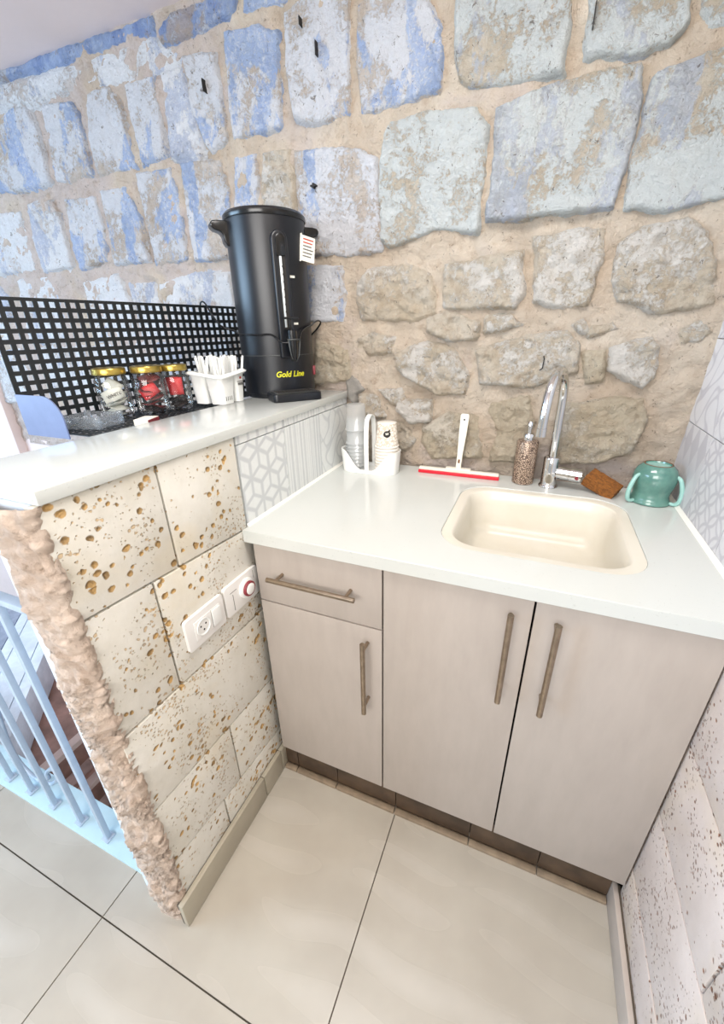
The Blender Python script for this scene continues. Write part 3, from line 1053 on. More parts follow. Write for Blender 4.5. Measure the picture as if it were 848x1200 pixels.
def ring_plate(outer, hole, z0, z1):
    bm = bmesh.new()
    lo = [bm.verts.new((x, y, z1)) for x, y in outer]
    li = [bm.verts.new((x, y, z1)) for x, y in hole]
    es = [bm.edges.new((l[i], l[(i + 1) % len(l)])) for l in (lo, li) for i in range(len(l))]
    bmesh.ops.triangle_fill(bm, use_beauty=True, use_dissolve=False, edges=es)
    r = bmesh.ops.extrude_face_region(bm, geom=list(bm.faces))
    for v in r['geom']:
        if isinstance(v, bmesh.types.BMVert):
            v.co.z = z0
    bm.verts.index_update()
    return [v.co.copy() for v in bm.verts], [tuple(v.index for v in f.verts) for f in bm.faces]


mb = MB()
mb.add(*ring_plate(outer, hole, .867, H))
tag(mb.build('worktop', 'quartz', bevel=.0015, seg=1), 'white quartz worktop with the sink cut into it', 'worktop')

sink = thing('sink', 'cream composite sink with rounded corners set into the worktop', 'sink', (SC.x, SC.y, 0))
prof = [(.0004, .8975), (.022, .8968), (.0245, .8960), (.028, .892), (.033, .86), (.036, .80), (.044, .775), (.062, .762), (.10, .757), (.15, .755)]
vs, fs = [], []
nl = 0
for ins, z in prof:
    lp = rrect(SH_[0] - ins, SH_[1] - ins, max(.012, .085 - ins * .75), 8)
    nl = len(lp)
    vs += [(a, b, z) for a, b in lp]
for i in range(len(prof) - 1):
    fs += [(i * nl + j, i * nl + (j + 1) % nl, (i + 1) * nl + (j + 1) % nl, (i + 1) * nl + j) for j in range(nl)]
fs.append(tuple((len(prof) - 1) * nl + j for j in range(nl)))
MB().add(vs, fs).build('basin', 'sink', sink, autosmooth=50)
dr = MB().lathe([(.042, .7552), (.042, .758), (.036, .7585), (.034, .756), (.001, .756)], 24).build('drain', 'chrome', sink, autosmooth=40)
MB().lathe([(.026, .756), (.026, .7595), (.001, .761)], 20).build('strainer', 'chrome', dr, autosmooth=40)

DF = -.628          # door fronts


def handle(parent, p0, p1, n_):
    h = thing_handle = MB()
    a, b = Vector(p0), Vector(p1)
    h.tube([a, b], .0062, 14)
    t = (b - a).normalized()
    for q in (.14, .86) if False else (.10, .90):
        m = a.lerp(b, q)
        h.tube([m, m + Vector((0, n_, 0))], .0045, 10)
    o = h.build('handle', 'bronze', parent, autosmooth=40)
    o['label'] = 'brushed bronze bar handle'
    return o


cab1 = thing('drawer_cabinet', 'greige cabinet with one drawer above one door beside the pitted stone wall', 'cabinet', (.19, -.33, 0))
lx = lambda x: x - .19
ly = lambda y: y + .33
MB().box(lx(.024), lx(.3655), ly(DF + .019), ly(-.03), .119, .866).build('body', 'carcass', cab1)
dw = MB().box(lx(.024), lx(.3645), ly(DF), ly(DF + .018), .6985, .8645).build('drawer_front', 'laminate', cab1, bevel=.0012)
handle(dw, (lx(.078), ly(-.662), .791), (lx(.311), ly(-.662), .791), .036)
dd = MB().box(lx(.024), lx(.3645), ly(DF), ly(DF + .018), .119, .6945).build('door', 'laminate', cab1, bevel=.0012)
handle(dd, (lx(.328), ly(-.662), .444), (lx(.328), ly(-.662), .671), .036)
cab2 = thing('sink_cabinet', 'greige two-door cabinet under the sink with long bar handles', 'cabinet', (.675, -.33, 0))
lx2 = lambda x: x - .675
mb = MB()          # open-topped carcass around the sink basin
mb.box(lx2(.368), lx2(.384), ly(DF + .019), ly(-.03), .119, .866).box(lx2(.966), lx2(.981), ly(DF + .019), ly(-.03), .119, .866)
mb.box(lx2(.384), lx2(.966), ly(DF + .019), ly(-.03), .119, .135).box(lx2(.384), lx2(.966), ly(-.046), ly(-.03), .135, .70)
mb.box(lx2(.384), lx2(.966), ly(DF + .019), ly(DF + .036), .70, .755)
mb.build('body', 'carcass', cab2)
d2 = MB().box(lx2(.3685), lx2(.6755), ly(DF), ly(DF + .018), .119, .8645).build('door', 'laminate', cab2, bevel=.0012)
handle(d2, (lx2(.637), ly(-.662), .617), (lx2(.637), ly(-.662), .845), .036)
d3 = MB().box(lx2(.6795), lx2(.980), ly(DF), ly(DF + .018), .119, .8645).build('door', 'laminate', cab2, bevel=.0012)
handle(d3, (lx2(.720), ly(-.662), .614), (lx2(.720), ly(-.662), .844), .036)

# ================================================================== SWITCHES ON THE HALF WALL
def plate(name, label, y0, y1, z0, z1):
    t = thing(name, label, 'socket' if 'socket' in name else 'switch', (0.0012, (y0 + y1) / 2, (z0 + z1) / 2))
    hy, hz = (y1 - y0) / 2, (z1 - z0) / 2
    MB().prism(rrect(hy, hz, .008, 5), lambda u, v, d: Vector((d, u, v)), 0, .009).build('cover_plate', 'switch_plastic', t, bevel=.002)
    return t, hy, hz


yzb = lambda y0, y1, z0, z1, x0, x1: MB().box(x0, x1, y0, y1, z0, z1)
t, hy, hz = plate('wall_socket', 'white wall socket with round three-hole outlet and rocker switch', -.862, -.744, .707, .789)
fm = yzb(-.036, .044, -.024, .024, .0085, .0105).build('module', 'switch_plastic', t, bevel=.0006)
MB().lathe([(.001, .0100), (.016, .0100), (.0185, .0125), (.0205, .0125), (.0205, .0095)], 28,
           Matrix.Translation((0, -.012, 0)) @ Matrix.Rotation(PI / 2, 4, 'Y')).build('outlet_ring', 'white_plastic', t, autosmooth=40)
for a, b in ((-.0075, .004), (.0075, .004), (0, -.008)):
    MB().tube([(.0098, -.012 + a, b), (.0108, -.012 + a, b)], .0024, 10).build('pin_hole', 'dark', t)
rk = yzb(.016, .042, -.021, .021, .0105, .0135).build('rocker', 'white_plastic', t, bevel=.001)
yzb(.0145, .0152, -.024, .024, .0105, .0109).build('gap_line', 'print_grey', t)
t, hy, hz = plate('timer_switch', 'white switch plate with round red-ringed button beside the drawer', -.738, -.610, .708, .792)
mt = Matrix.Translation((0, .012, .002)) @ Matrix.Rotation(PI / 2, 4, 'Y')
MB().lathe([(.027, .009), (.027, .014), (.024, .0165), (.001, .0165)], 32, mt).build('dial_base', 'white_plastic', t, autosmooth=40)
MB().lathe([(.0200, .0165), (.0200, .022), (.019, .0232), (.0150, .0232), (.0150, .0165)], 32, mt).build('red_ring', 'darkred', t, autosmooth=40)
MB().lathe([(.0148, .0165), (.0148, .0245), (.012, .026), (.001, .026)], 28, mt).build('button', 'white_plastic', t, autosmooth=40)
for y0, y1, z0, z1 in ((-.038, -.0365, -.034, .012), (-.046, -.022, .019, .0202), (.044, .0452, .012, .034)):
    yzb(y0, y1, z0, z1, .0088, .0094).build('print_line', 'print_grey', t)

# ================================================================== THE URN
UC = Vector((-.185, -.125, ZL))
UA = R(-41)
ur = thing('hot_water_urn', 'tall black hot water urn with tap and drip tray on the white ledge', 'water urn', UC, UA)
ur_r = .115
MB().lathe([(.108, .0), (.108, .012), (ur_r, .014), (ur_r, .126)], 64).build('base', 'urn_black', ur, autosmooth=40)
MB().lathe([(ur_r - .002, .126), (ur_r - .002, .1278), (ur_r, .1285), (ur_r, .484), (.112, .486)], 64).build('body', 'urn_black', ur, autosmooth=40)
MB().lathe([(.1175, .484), (.119, .488), (.1185, .496), (.112, .503), (.06, .507), (.0005, .508)], 64).build('lid', 'urn_gloss', ur, autosmooth=35)
MB().lathe([(ur_r + .0003, .1262), (ur_r + .0006, .1275), (ur_r + .0003, .1288)], 64).build('seam_ring', 'tray_grey', ur, smooth=True)
for s in (-1, 1):
    hp = [(.108, .418), (.119, .420), (.125, .430), (.127, .444), (.134, .453), (.150, .457), (.158, .463), (.160, .471), (.154, .478), (.140, .480), (.108, .480)]
    MB().prism(hp, lambda u, v, d, s=s: Vector((d, s * u, v)), -.021, .021).build('carry_handle', 'urn_gloss', ur, bevel=.004, seg=3)
# gauge housing down the front
hs = [(-.023, .12), (.023, .12)] + [(.023 * math.cos(R(a)), .425 + .023 * math.sin(R(a))) for a in range(0, 181, 15)]
gh = MB().prism(hs, lambda u, v, d: Vector((d, u, v)), .095, .131).build('gauge_housing', 'urn_black', ur, bevel=.005, seg=3)
MB().prism([(-.013 + 0, .385), (.013, .385)] + [(.013 * math.cos(R(a)), .425 + .013 * math.sin(R(a))) for a in range(0, 181, 20)],
           lambda u, v, d: Vector((d, u, v)), .129, .137).build('gauge_cap', 'urn_gloss', gh, bevel=.003)
MB().box(.128, .1325, -.009, .011, .20, .386).build('gauge_slot', 'dark', gh)
MB().tube([(.133, -.002, .205), (.133, -.002, .384)], .0035, 10).build('gauge_tube', 'gauge', gh, smooth=True)
for i in range(8):
    MB().box(.1335, .1372, -.001, .006, .225 + i * .019, .2285 + i * .019).build('gauge_mark', 'dark', gh)
for zc, q in ((.338, .036), (.215, .036)):
    MB().prism([(-.008, -.003), (.008, -.003), (.008, .003), (-.008, .003)],
               lambda u, v, d, zc=zc, q=q: Vector(((ur_r + d) * math.cos((u + q) / ur_r), (ur_r + d) * math.sin((u + q) / ur_r), zc + v)), .0003, .001).build('sticker', 'paper', ur)
# tap
tp = MB().tube([(.125, .006, .172), (.158, .006, .172)], .013, 18).build('tap', 'urn_gloss', ur, autosmooth=40)
mb = MB()
mb.tube([(.158, .006, .196), (.158, .006, .150), (.160, .006, .112)], [.014, .014, .009], 18)
mb.build('spout', 'urn_gloss', tp, autosmooth=40)
mb = MB()
mb.box(.150, .166, -.016, .028, .226, .232).box(.154, .162, .0, .012, .19, .228)
mb.build('lever', 'urn_gloss', tp, bevel=.0015)
mb = MB()
mb.tube([(.172, -.012, .172), (.172, -.006, .128), (.168, .002, .112)], .0018, 6).tube([(.172, .024, .172), (.172, .018, .128), (.168, .010, .112)], .0018, 6)
mb.tube([(.172, -.014, .172), (.172, .026, .172)], .0022, 6)
mb.build('wire_guard', 'tray_grey', tp, smooth=True)
# drip tray
dt = MB().prism(rrect(.045, .076, .014, 5), lambda u, v, d: Vector((.148 + u, v, d)), .0, .024).build('drip_tray', 'urn_black', ur, bevel=.004)
MB().prism(rrect(.035, .066, .008, 4), lambda u, v, d: Vector((.148 + u, v, d)), .0238, .0258).build('grille', 'tray_grey', dt)
for i in range(7):
    MB().box(.122 + i * .0085, .1245 + i * .0085, -.058, .058, .0258, .0264).build('grille_slot', 'dark', dt)
sw_a = R(63)
MB().box(-.006, .006, -.010, .010, -.014, .014, Matrix.Translation((ur_r * math.cos(sw_a), ur_r * math.sin(sw_a), .075)) @ Matrix.Rotation(sw_a, 4, 'Z')).build('power_switch', 'darkred', ur, bevel=.002)
text_mesh('Gold Line', .0235, 'lettering', 'yellow_print', ur,
          lambda x, y, z: Vector(((ur_r + .0006 + z) * math.cos((x + .004) / ur_r), (ur_r + .0006 + z) * math.sin((x + .004) / ur_r), .072 + y)), shear=.25, bold=.0006)['label'] = 'yellow lettering reading Gold Line'
# paper tag
tg_m = Matrix.Translation((ur_r * math.cos(R(42)), ur_r * math.sin(R(42)), .415)) @ Matrix.Rotation(R(14), 4, 'Z') @ Matrix.Rotation(R(-8), 4, 'X')
tg = MB().box(.010, .0107, -.006, .040, -.034, .030, tg_m).build('paper_tag', 'paper', ur)
for i in range(6):
    MB().box(.0109, .0113, -.001, .034 - .003 * (i % 3), .020 - i * .0085, .0232 - i * .0085, tg_m).build('print_line', 'print_red' if i < 2 else 'print_grey', tg)
MB().box(.003, .010, -.007, -.005, -.036, .034, tg_m).build('tag_fold', 'paper', tg)

# power cable
cp = [(-.428, -.177, 1.22), (-.430, -.177, 1.37), (-.428, -.178, 1.424), (-.417, -.180, 1.436), (-.40, -.184, 1.428), (-.37, -.195, 1.395), (-.335, -.200, 1.362)]
for a, z, r2 in ((-148, 1.346, .124), (-125, 1.339, .122), (-100, 1.336, .122), (-78, 1.335, .122)):
    cp.append((UC.x + r2 * math.cos(R(a)), UC.y + r2 * math.sin(R(a)), z))
for a, z, r2 in ((-62, 1.335, .130), (-50, 1.336, .150), (-41, 1.3365, .158), (-31, 1.338, .150), (-18, 1.345, .130), (8, 1.358, .123), (28, 1.368, .127), (38, 1.373, .142), (44, 1.366, .152), (50, 1.345, .140), (58, 1.325, .122)):
    cp.append((UC.x + r2 * math.cos(R(a)), UC.y + r2 * math.sin(R(a)), z - .022 if -56 < a < -30 else z))
tag(MB().tube(catmull(cp, 6), .0027, 8).build('power_cable', 'urn_gloss', smooth=True), 'black power cable looped around the urn and over the perforated panel', 'cable')

# ================================================================== JARS
def jar(label, c, r, h):
    j = thing('glass_jar', label, 'jar', (c[0], c[1], FZ + .0004))
    s = r / .042
    MB().lathe([(.001, .002), (.034 * s, .0), (.040 * s, .006), (.042 * s, .016), (.042 * s, h * .66), (.040 * s, h * .74), (.036 * s, h * .81), (.035 * s, h * .86)], 28).build('glass_body', 'glass', j, smooth=True)
    ld = MB()
    n = 60
    prof = [(.0385, h * .85), (.040, h * .86), (.040, h * .955), (.0385, h * .975), (.034, h * .985), (.001, h * .985)]
    ld.lathe([(a * s, b) for a, b in prof], 40)
    l_ = ld.build('lid', 'gold_lid', j, autosmooth=40)
    l_['label'] = 'gold metal screw lid'
    MB().lathe([(.0402 * s, h * .875), (.0412 * s, h * .882), (.0402 * s, h * .889)], 40).build('lid_bead', 'gold_lid', l_, smooth=True)
    return j


J = [jar('glass jar with gold lid holding white paper sachets', (-.424, -.560), .042, .128),
     jar('glass jar with gold lid holding dark red tea sachets', (-.373, -.487), .042, .128),
     jar('glass jar with gold lid holding bright red packets over dark contents', (-.352, -.412), .038, .126)]


def sachet(name, mat, c, sx, sy, rot, label, cat, group):
    mb = MB()
    n = 6
    vs, fs = [], []
    for d in (-1, 1):
        for j in range(n + 1):
            for i in range(n + 1):
                u, v = i / n - .5, j / n - .5
                b = max(0, (1 - (2 * u) ** 4) * (1 - (2 * v) ** 4))
                vs.append((u * sx, v * sy, d * (.0004 + .0022 * b) + .003 * math.sin(u * 5 + v * 3)))
    m = (n + 1) * (n + 1)
    for j in range(n):
        for i in range(n):
            a = j * (n + 1) + i
            fs += [(a, a + n + 1, a + n + 2, a + 1), (m + a, m + a + 1, m + a + n + 2, m + a + n + 1)]
    edge = [i for i in range(n + 1)] + [j * (n + 1) + n for j in range(1, n + 1)] + [n * (n + 1) + i for i in range(n - 1, -1, -1)] + [j * (n + 1) for j in range(n - 1, 0, -1)]
    for q in range(len(edge)):
        a, b = edge[q], edge[(q + 1) % len(edge)]
        fs.append((a, b, m + b, m + a))
    o = mb.add(vs, fs).build(name, mat, smooth=True)
    o.location = c
    o.rotation_euler = rot
    return tag(o, label, cat, group)


rr = random.Random(5)
jc = (-.424, -.560)
for i in range(8):
    a = rr.uniform(0, 6.3)
    ox, oy = .008 * math.cos(a), .008 * math.sin(a)
    s_ = sachet('paper_sachet', 'kraft', (jc[0] + ox, jc[1] + oy, FZ + .010 + i * .0075), .050, .030, (rr.uniform(-.35, .35), rr.uniform(-.3, .3), rr.uniform(-.6, .9) + .9),
                'white paper sachet heaped inside the gold-lidded glass jar', 'sachet', 'white sachets in the jar')
s_ = sachet('paper_sachet', 'kraft', (jc[0] + .016, jc[1] - .016, FZ + .060), .052, .032, (R(62), R(-18), R(52)), 'white paper sachet printed WHITE standing against the jar glass', 'sachet', 'white sachets in the jar')
text_mesh('WHITE', .0115, 'lettering', 'print_grey', s_, lambda x, y, z: Vector((x + .002, y - .004, .0046 + z)), bold=.0002)
sachet('paper_sachet', 'kraft', (jc[0] - .004, jc[1] + .004, FZ + .080), .046, .030, (R(58), R(30), R(20)), 'white paper sachet leaning up highest in the gold-lidded jar', 'sachet', 'white sachets in the jar')
jc = (-.373, -.487)
for i in range(11):
    a = rr.uniform(0, 6.3)
    sachet('tea_sachet', 'tea_red' if i % 3 else 'tea_dark', (jc[0] + .007 * math.cos(a), jc[1] + .007 * math.sin(a), FZ + .010 + i * .0085), .050, .040,
           (rr.uniform(-.4, .4), rr.uniform(-.4, .4), rr.uniform(0, 3)), 'dark red tea sachet packed inside the middle glass jar', 'sachet', 'tea sachets in the jar')
sachet('tea_sachet', 'red_packet', (jc[0] + .016, jc[1] - .018, FZ + .062), .046, .034, (R(66), R(-30), R(50)), 'bright red tea sachet against the glass of the middle jar', 'sachet', 'tea sachets in the jar')
jc = (-.352, -.412)
for i, (ox, oy, rz) in enumerate(((.013, -.014, 40), (-.006, -.004, 70))):
    sachet('red_packet', 'red_packet', (jc[0] + ox, jc[1] + oy, FZ + .066), .036, .048, (R(82), 0, R(rz)), 'bright red paper packet upright inside a gold-lidded jar', 'packet', 'red packets in the jar')
for i in range(4):
    sachet('tea_bag', 'tea_dark', (jc[0] + rr.uniform(-.005, .005), jc[1] + rr.uniform(-.005, .005), FZ + .009 + i * .0085), .044, .040, (rr.uniform(-.2, .2), rr.uniform(-.2, .2), rr.uniform(0, 3)),
           'black tea bag at the bottom of the jar with red packets', 'tea bag', 'black tea bags in the jar')

# matchbox and glass ashtray
mbx = thing('matchbox', 'small white matchbox with dark red striking side in front of the jars', 'matchbox', (-.263, -.612, FZ + .0004), R(20))
MB().box(-.018, .018, -.026, .026, 0, .0145).build('sleeve', 'paper', mbx, bevel=.0008)
MB().box(.0182, .0188, -.026, .026, .0015, .013).build('striker', 'darkred', mbx)
MB().box(-.016, .016, -.0275, -.0262, .001, .0135).build('drawer', 'kraft', mbx)
at_ = thing('glass_ashtray', 'clear glass ashtray with thick corner posts on the perforated shelf', 'ashtray', (-.372, -.672, FZ + .0004), R(12))
vs, fs = [], []
pr_ = [(.0, .0), (.050, .0), (.054, .004), (.054, .026), (.050, .028), (.044, .026), (.040, .010), (.0, .008)]
for q, (ins, z) in enumerate(pr_[1:-1]):
    lp = rrect(ins, ins * .8, .014, 4)
    nl = len(lp)
    vs += [(a, b, z) for a, b in lp]
for i in range(5):
    fs += [(i * nl + j, i * nl + (j + 1) % nl, (i + 1) * nl + (j + 1) % nl, (i + 1) * nl + j) for j in range(nl)]
fs += [tuple(range(nl))[::-1], tuple(5 * nl + j for j in range(nl))]
MB().add(vs, fs).build('dish', 'blue_glass', at_, autosmooth=40)
for a in (-1, 1):
    for b in (-1, 1):
        MB().lathe([(.0075, .0), (.008, .028), (.006, .031), (.0005, .032)], 12, Matrix.Translation((a * .046, b * .036, 0))).build('corner_post', 'blue_glass', at_, smooth=True)

# ================================================================== CUTLERY BIN
bn = thing('cutlery_bin', 'white plastic cutlery holder with lobed compartments beside the urn', 'cutlery holder', (-.272, -.322, ZL + .0004))


def tower(mb, cx, cy, hx, hy, top, bot=0.0, tp=.80):
    n = 5
    lo = rrect(hx * tp, hy * tp, .012, n)
    hi = rrect(hx, hy, .012, n)
    m = len(lo)
    vs = [(cx + a, cy + b, bot) for a, b in lo] + [(cx + a, cy + b, top) for a, b in hi]
    vs += [(cx + a * .93, cy + b * .93, top) for a, b in hi] + [(cx + a * .93, cy + b * .93, bot + .004) for a, b in lo]
    fs = [tuple(range(m))[::-1]]
    for i in range(3):
        fs += [(i * m + j, i * m + (j + 1) % m, (i + 1) * m + (j + 1) % m, (i + 1) * m + j) for j in range(m)]
    fs.append(tuple(3 * m + j for j in range(m)))
    mb.add(vs, fs)


for nm, cx, cy, hx, hy in (('compartment', .026, -.026, .031, .033), ('compartment', .026, .030, .030, .022), ('compartment', -.034, -.026, .029, .033), ('compartment', -.034, .030, .029, .022)):
    mb = MB()
    tower(mb, cx, cy, hx, hy, .083)
    o = mb.build(nm, 'white_plastic', bn, autosmooth=45)
# flared rim
vs, fs = [], []
pr_ = [(-.002, .082), (.002, .078), (.009, .079), (.0105, .082), (.003, .087), (-.002, .087)]
for ins, z in pr_:
    lp = rrect(.061 + ins, .058 + ins, .016 + max(0, ins), 6)
    nl = len(lp)
    vs += [(a - .003, b - .003, z + .006 * math.cos((a - b) * 22)) for a, b in lp]
for i in range(len(pr_)):
    i2 = (i + 1) % len(pr_)
    fs += [(i * nl + j, i * nl + (j + 1) % nl, i2 * nl + (j + 1) % nl, i2 * nl + j) for j in range(nl)]
MB().add(vs, fs).build('rim', 'white_plastic', bn, autosmooth=50)
for cy in (-.040, -.032, -.024, -.016):
    MB().box(.0515, .0525, cy - .0012, cy + .0012, .010, .022).build('drain_slot', 'print_grey', bn)
MB().box(.0555, .0562, .014, .042, .058, .060).build('print_line', 'print_grey', bn)
MB().box(.0545, .0552, .018, .040, .048, .055).build('print_line', 'print_grey', bn)
MB().prism([(.026, .066), (.034, .066), (.034, .070), (.030, .0735), (.026, .070)], lambda u, v, d: Vector((d, u, v)), .0560, .0568).build('house_mark', 'print_red', bn)


def cutlery(kind):
    mb = MB()
    L = .125
    n = 14
    vs, fs = [], []
    for i in range(n + 1):
        t = i / n
        if kind == 'knife':
            w = .0026 + .0009 * math.sin(t * PI)
        else:
            w = .0028 if t < .66 else .0028 + .0085 * math.sin((t - .66) / .34 * PI) ** .7
        dz = .003 * math.sin(t * PI) + (.004 * math.sin((t - .66) / .34 * PI) if kind == 'spoon' and t > .66 else 0)
        for sx, th in ((-1, -.0008), (1, -.0008), (1, .0008), (-1, .0008)):
            vs.append((sx * w, dz + th, t * L))
    for i in range(n):
        fs += [(i * 4 + q, i * 4 + (q + 1) % 4, i * 4 + 4 + (q + 1) % 4, i * 4 + 4 + q) for q in range(4)]
    fs += [(3, 2, 1, 0), tuple(n * 4 + q for q in range(4))]
    return mb.add(vs, fs).build('plastic_' + kind, 'white_plastic', smooth=False)


protos = {kd: cutlery(kd) for kd in ('knife', 'spoon')}
tag(protos['knife'], 'white plastic knife standing handle up in the cutlery holder', 'cutlery', 'white plastic cutlery in the holder')
tag(protos['spoon'], 'white plastic spoon standing bowl up in the cutlery holder', 'cutlery', 'white plastic cutlery in the holder')
usedk = set()
spots = [(-.034, -.026), (.026, -.026), (-.034, .030), (.026, .030)]
for i in range(48):
    kd = 'spoon' if i in (3, 9, 14, 21, 26) else 'knife'
    o = protos[kd]
    if kd in usedk:
        o = o.copy()
        C.objects.link(o)
    usedk.add(kd)
    cx, cy = spots[i % 4]
    ox, oy = rr.uniform(-.012, .012), rr.uniform(-.012, .012)
    o.location = (bn.location.x + cx + ox, bn.location.y + cy + oy, ZL + .006 + rr.uniform(-.002, .004))
    o.rotation_euler = (rr.uniform(-.08, .08) - oy * 8, rr.uniform(-.10, .10) + ox * 8, rr.uniform(-1.2, 1.2) + .6)

# ================================================================== ON THE WORKTOP
# cup holder
HC = Vector((.130, -.098, H + .0004))
ch = thing('cup_holder', 'white plastic double cup holder with arched handle in the worktop corner', 'cup holder', HC)
NA = 72
vs, fs = [], []
lev = ((.0, 0, 1.0), (.0, 1, 1.0), (.0, 1, .0), (.0, 0, .0))
for j in range(NA):
    a = 2 * PI * j / NA
    ca, sa = math.cos(a), math.sin(a)
    e = .62
    x = .099 * math.copysign(abs(ca) ** e, ca)
    y = .046 * math.copysign(abs(sa) ** e, sa)
    dip = min(1, max(0, (abs(x) - .018) / .07))
    top = .014 + .062 * (dip * dip * (3 - 2 * dip))
    sc = .965
    fl = 1.03
    vs += [(x * .97, y * .95, 0), (x * fl, y * fl, top), (x * fl * .965, y * fl * .93, top), (x * .93, y * .88, .004)]
for j in range(NA):
    a, b = j * 4, ((j + 1) % NA) * 4
    fs += [(a + q, b + q, b + q + 1, a + q + 1) for q in range(3)]
fs += [tuple(j * 4 for j in range(NA))[::-1], tuple(j * 4 + 3 for j in range(NA))]
MB().add(vs, fs).build('tray', 'white_plastic', ch, autosmooth=50)
hp = [(-.001, -.036, .004), (-.001, -.036, .10), (-.001, -.030, .165), (-.001, -.012, .186), (-.001, .012, .186), (-.001, .030, .165), (-.001, .036, .10), (-.001, .036, .004)]
cs = catmull(hp, 6)
vs, fs = [], []
for i, p in enumerate(cs):
    t = (cs[min(i + 1, len(cs) - 1)] - cs[max(0, i - 1)]).normalized()
    nrm = Vector((1, 0, 0)).cross(t)
    for a, b in ((-.0075, -.0025), (.0075, -.0025), (.0075, .0025), (-.0075, .0025)):
        vs.append(p + Vector((a, 0, 0)) + nrm * b)
for i in range(len(cs) - 1):
    fs += [(i * 4 + q, i * 4 + (q + 1) % 4, i * 4 + 4 + (q + 1) % 4, i * 4 + 4 + q) for q in range(4)]
fs += [(3, 2, 1, 0), tuple(len(vs) - 4 + q for q in range(4))]
MB().add(vs, fs).build('handle', 'white_plastic', ch, bevel=.0012)

# clear cups, upside down and nested
cc = (HC.x - .052, HC.y + .002)
proto = MB().lathe([(.0375, .0), (.0385, .001), (.0375, .003), (.0355, .004), (.0300, .082), (.0285, .084), (.001, .084)], 30).build('clear_cup', 'clear_cup', smooth=True)
tag(proto, 'clear plastic cup upside down in the nested stack in the cup holder', 'cup', 'clear cups nested in the holder')
for i in range(9):
    o = proto if i == 0 else proto.copy()
    if i:
        C.objects.link(o)
    o.location = (cc[0] + rr.uniform(-.0005, .0005), cc[1], H + .0055 + (i * .0125 if i < 8 else 7 * .0125 + .045))
o['label'] = 'topmost clear plastic cup standing proud of the stack in the cup holder'
# paper cups
cc = (HC.x + .056, HC.y + .004)
proto = MB().lathe([(.0345, .0), (.0360, .001), (.0362, .003), (.0350, .0048), (.0340, .005), (.0275, .078), (.0265, .080), (.0255, .077), (.001, .077)], 36).build('paper_cup', 'cup_print', smooth=True)
tag(proto, 'cream printed paper cup upside down in the nested stack in the cup holder', 'cup', 'paper cups nested in the holder')
me = proto.data
at2 = me.attributes.new('pat', 'FLOAT', 'POINT')
cups = []
for i in range(9):
    o = proto if i == 0 else proto.copy()
    if i:
        C.objects.link(o)
    o.location = (cc[0], cc[1], H + .0055 + i * .0105)
    o.scale = (1.13, 1.13, 1.0)
    cups.append(o)
# top cup: finer mesh carrying the pebble print and the round emblem
tp_c = cups[-1]
nz_, na_ = 40, 120
vs, fs, pt = [], [], []
for j in range(nz_ + 1):
    t = j / nz_
    z = .005 + .073 * t
    r2 = .0340 + (.0275 - .0340) * t
    for i in range(na_):
        a = 2 * PI * i / na_
        vs.append((r2 * math.cos(a), r2 * math.sin(a), z))
        dv, _ = noise.voronoi(Vector((r2 * math.cos(a) * 110, r2 * math.sin(a) * 110, z * 110)))
        pt.append(1.0 if dv[1] - dv[0] < .16 else 0.0)
for j in range(nz_):
    for i in range(na_):
        i2 = (i + 1) % na_
        fs.append((j * na_ + i, j * na_ + i2, (j + 1) * na_ + i2, (j + 1) * na_ + i))
b0 = len(vs)
for r2, z in ((.0345, 0), (.0362, .002), (.0350, .0048)):
    vs += [(r2 * math.cos(2 * PI * i / na_), r2 * math.sin(2 * PI * i / na_), z) for i in range(na_)]
    pt += [0.0] * na_
for q in range(2):
    fs += [(b0 + q * na_ + i, b0 + q * na_ + (i + 1) % na_, b0 + (q + 1) * na_ + (i + 1) % na_, b0 + (q + 1) * na_ + i) for i in range(na_)]
fs += [(b0 + 2 * na_ + i, b0 + 2 * na_ + (i + 1) % na_, (i + 1) % na_, i) for i in range(na_)]
e0_ = len(vs)
vs += [(.0268 * math.cos(2 * PI * i / na_), .0268 * math.sin(2 * PI * i / na_), .0795) for i in range(na_)]
pt += [0.0] * na_
fs += [(nz_ * na_ + i, nz_ * na_ + (i + 1) % na_, e0_ + (i + 1) % na_, e0_ + i) for i in range(na_)]
fs.append(tuple(e0_ + i for i in range(na_)))
mm = bpy.data.meshes.new('paper_cup_print')
mm.from_pydata(vs, [], fs)
mm.polygons.foreach_set('use_smooth', [True] * len(mm.polygons))
mm.attributes.new('pat', 'FLOAT', 'POINT').data.foreach_set('value', np.array(pt, dtype=np.float32))
mm.materials.append(M['cup_print'])
tp_c.data = mm
tp_c['label'] = 'topmost paper cup with round black emblem in the cup holder'
ea = R(-70)


def on_cup(u, v, d, zc=.047):
    z = zc + v
    r2 = .0340 + (.0275 - .0340) * (z - .005) / .073 + .0004 + d
    return Vector((r2 * math.cos(ea + u / .031), r2 * math.sin(ea + u / .031), z))


circ = lambda r: [(r * math.cos(2 * PI * i / 28), r * math.sin(2 * PI * i / 28)) for i in range(28)]
MB().prism(circ(.0105), on_cup, 0, .0004).build('emblem', 'dark', tp_c)
MB().prism([(.001, .0085), (.0085, .0150), (.0105, .0085)], on_cup, 0, .0005).build('emblem_arrow', 'dark', tp_c)
for a, b, w in ((-.0045, .0025, .009), (-.0035, -.0010, .008)):
    MB().prism([(a, b - .0012), (a + w, b), (a + w, b + .0022), (a, b + .001)], on_cup, .0004, .0007).build('emblem_line', 'paper', tp_c)

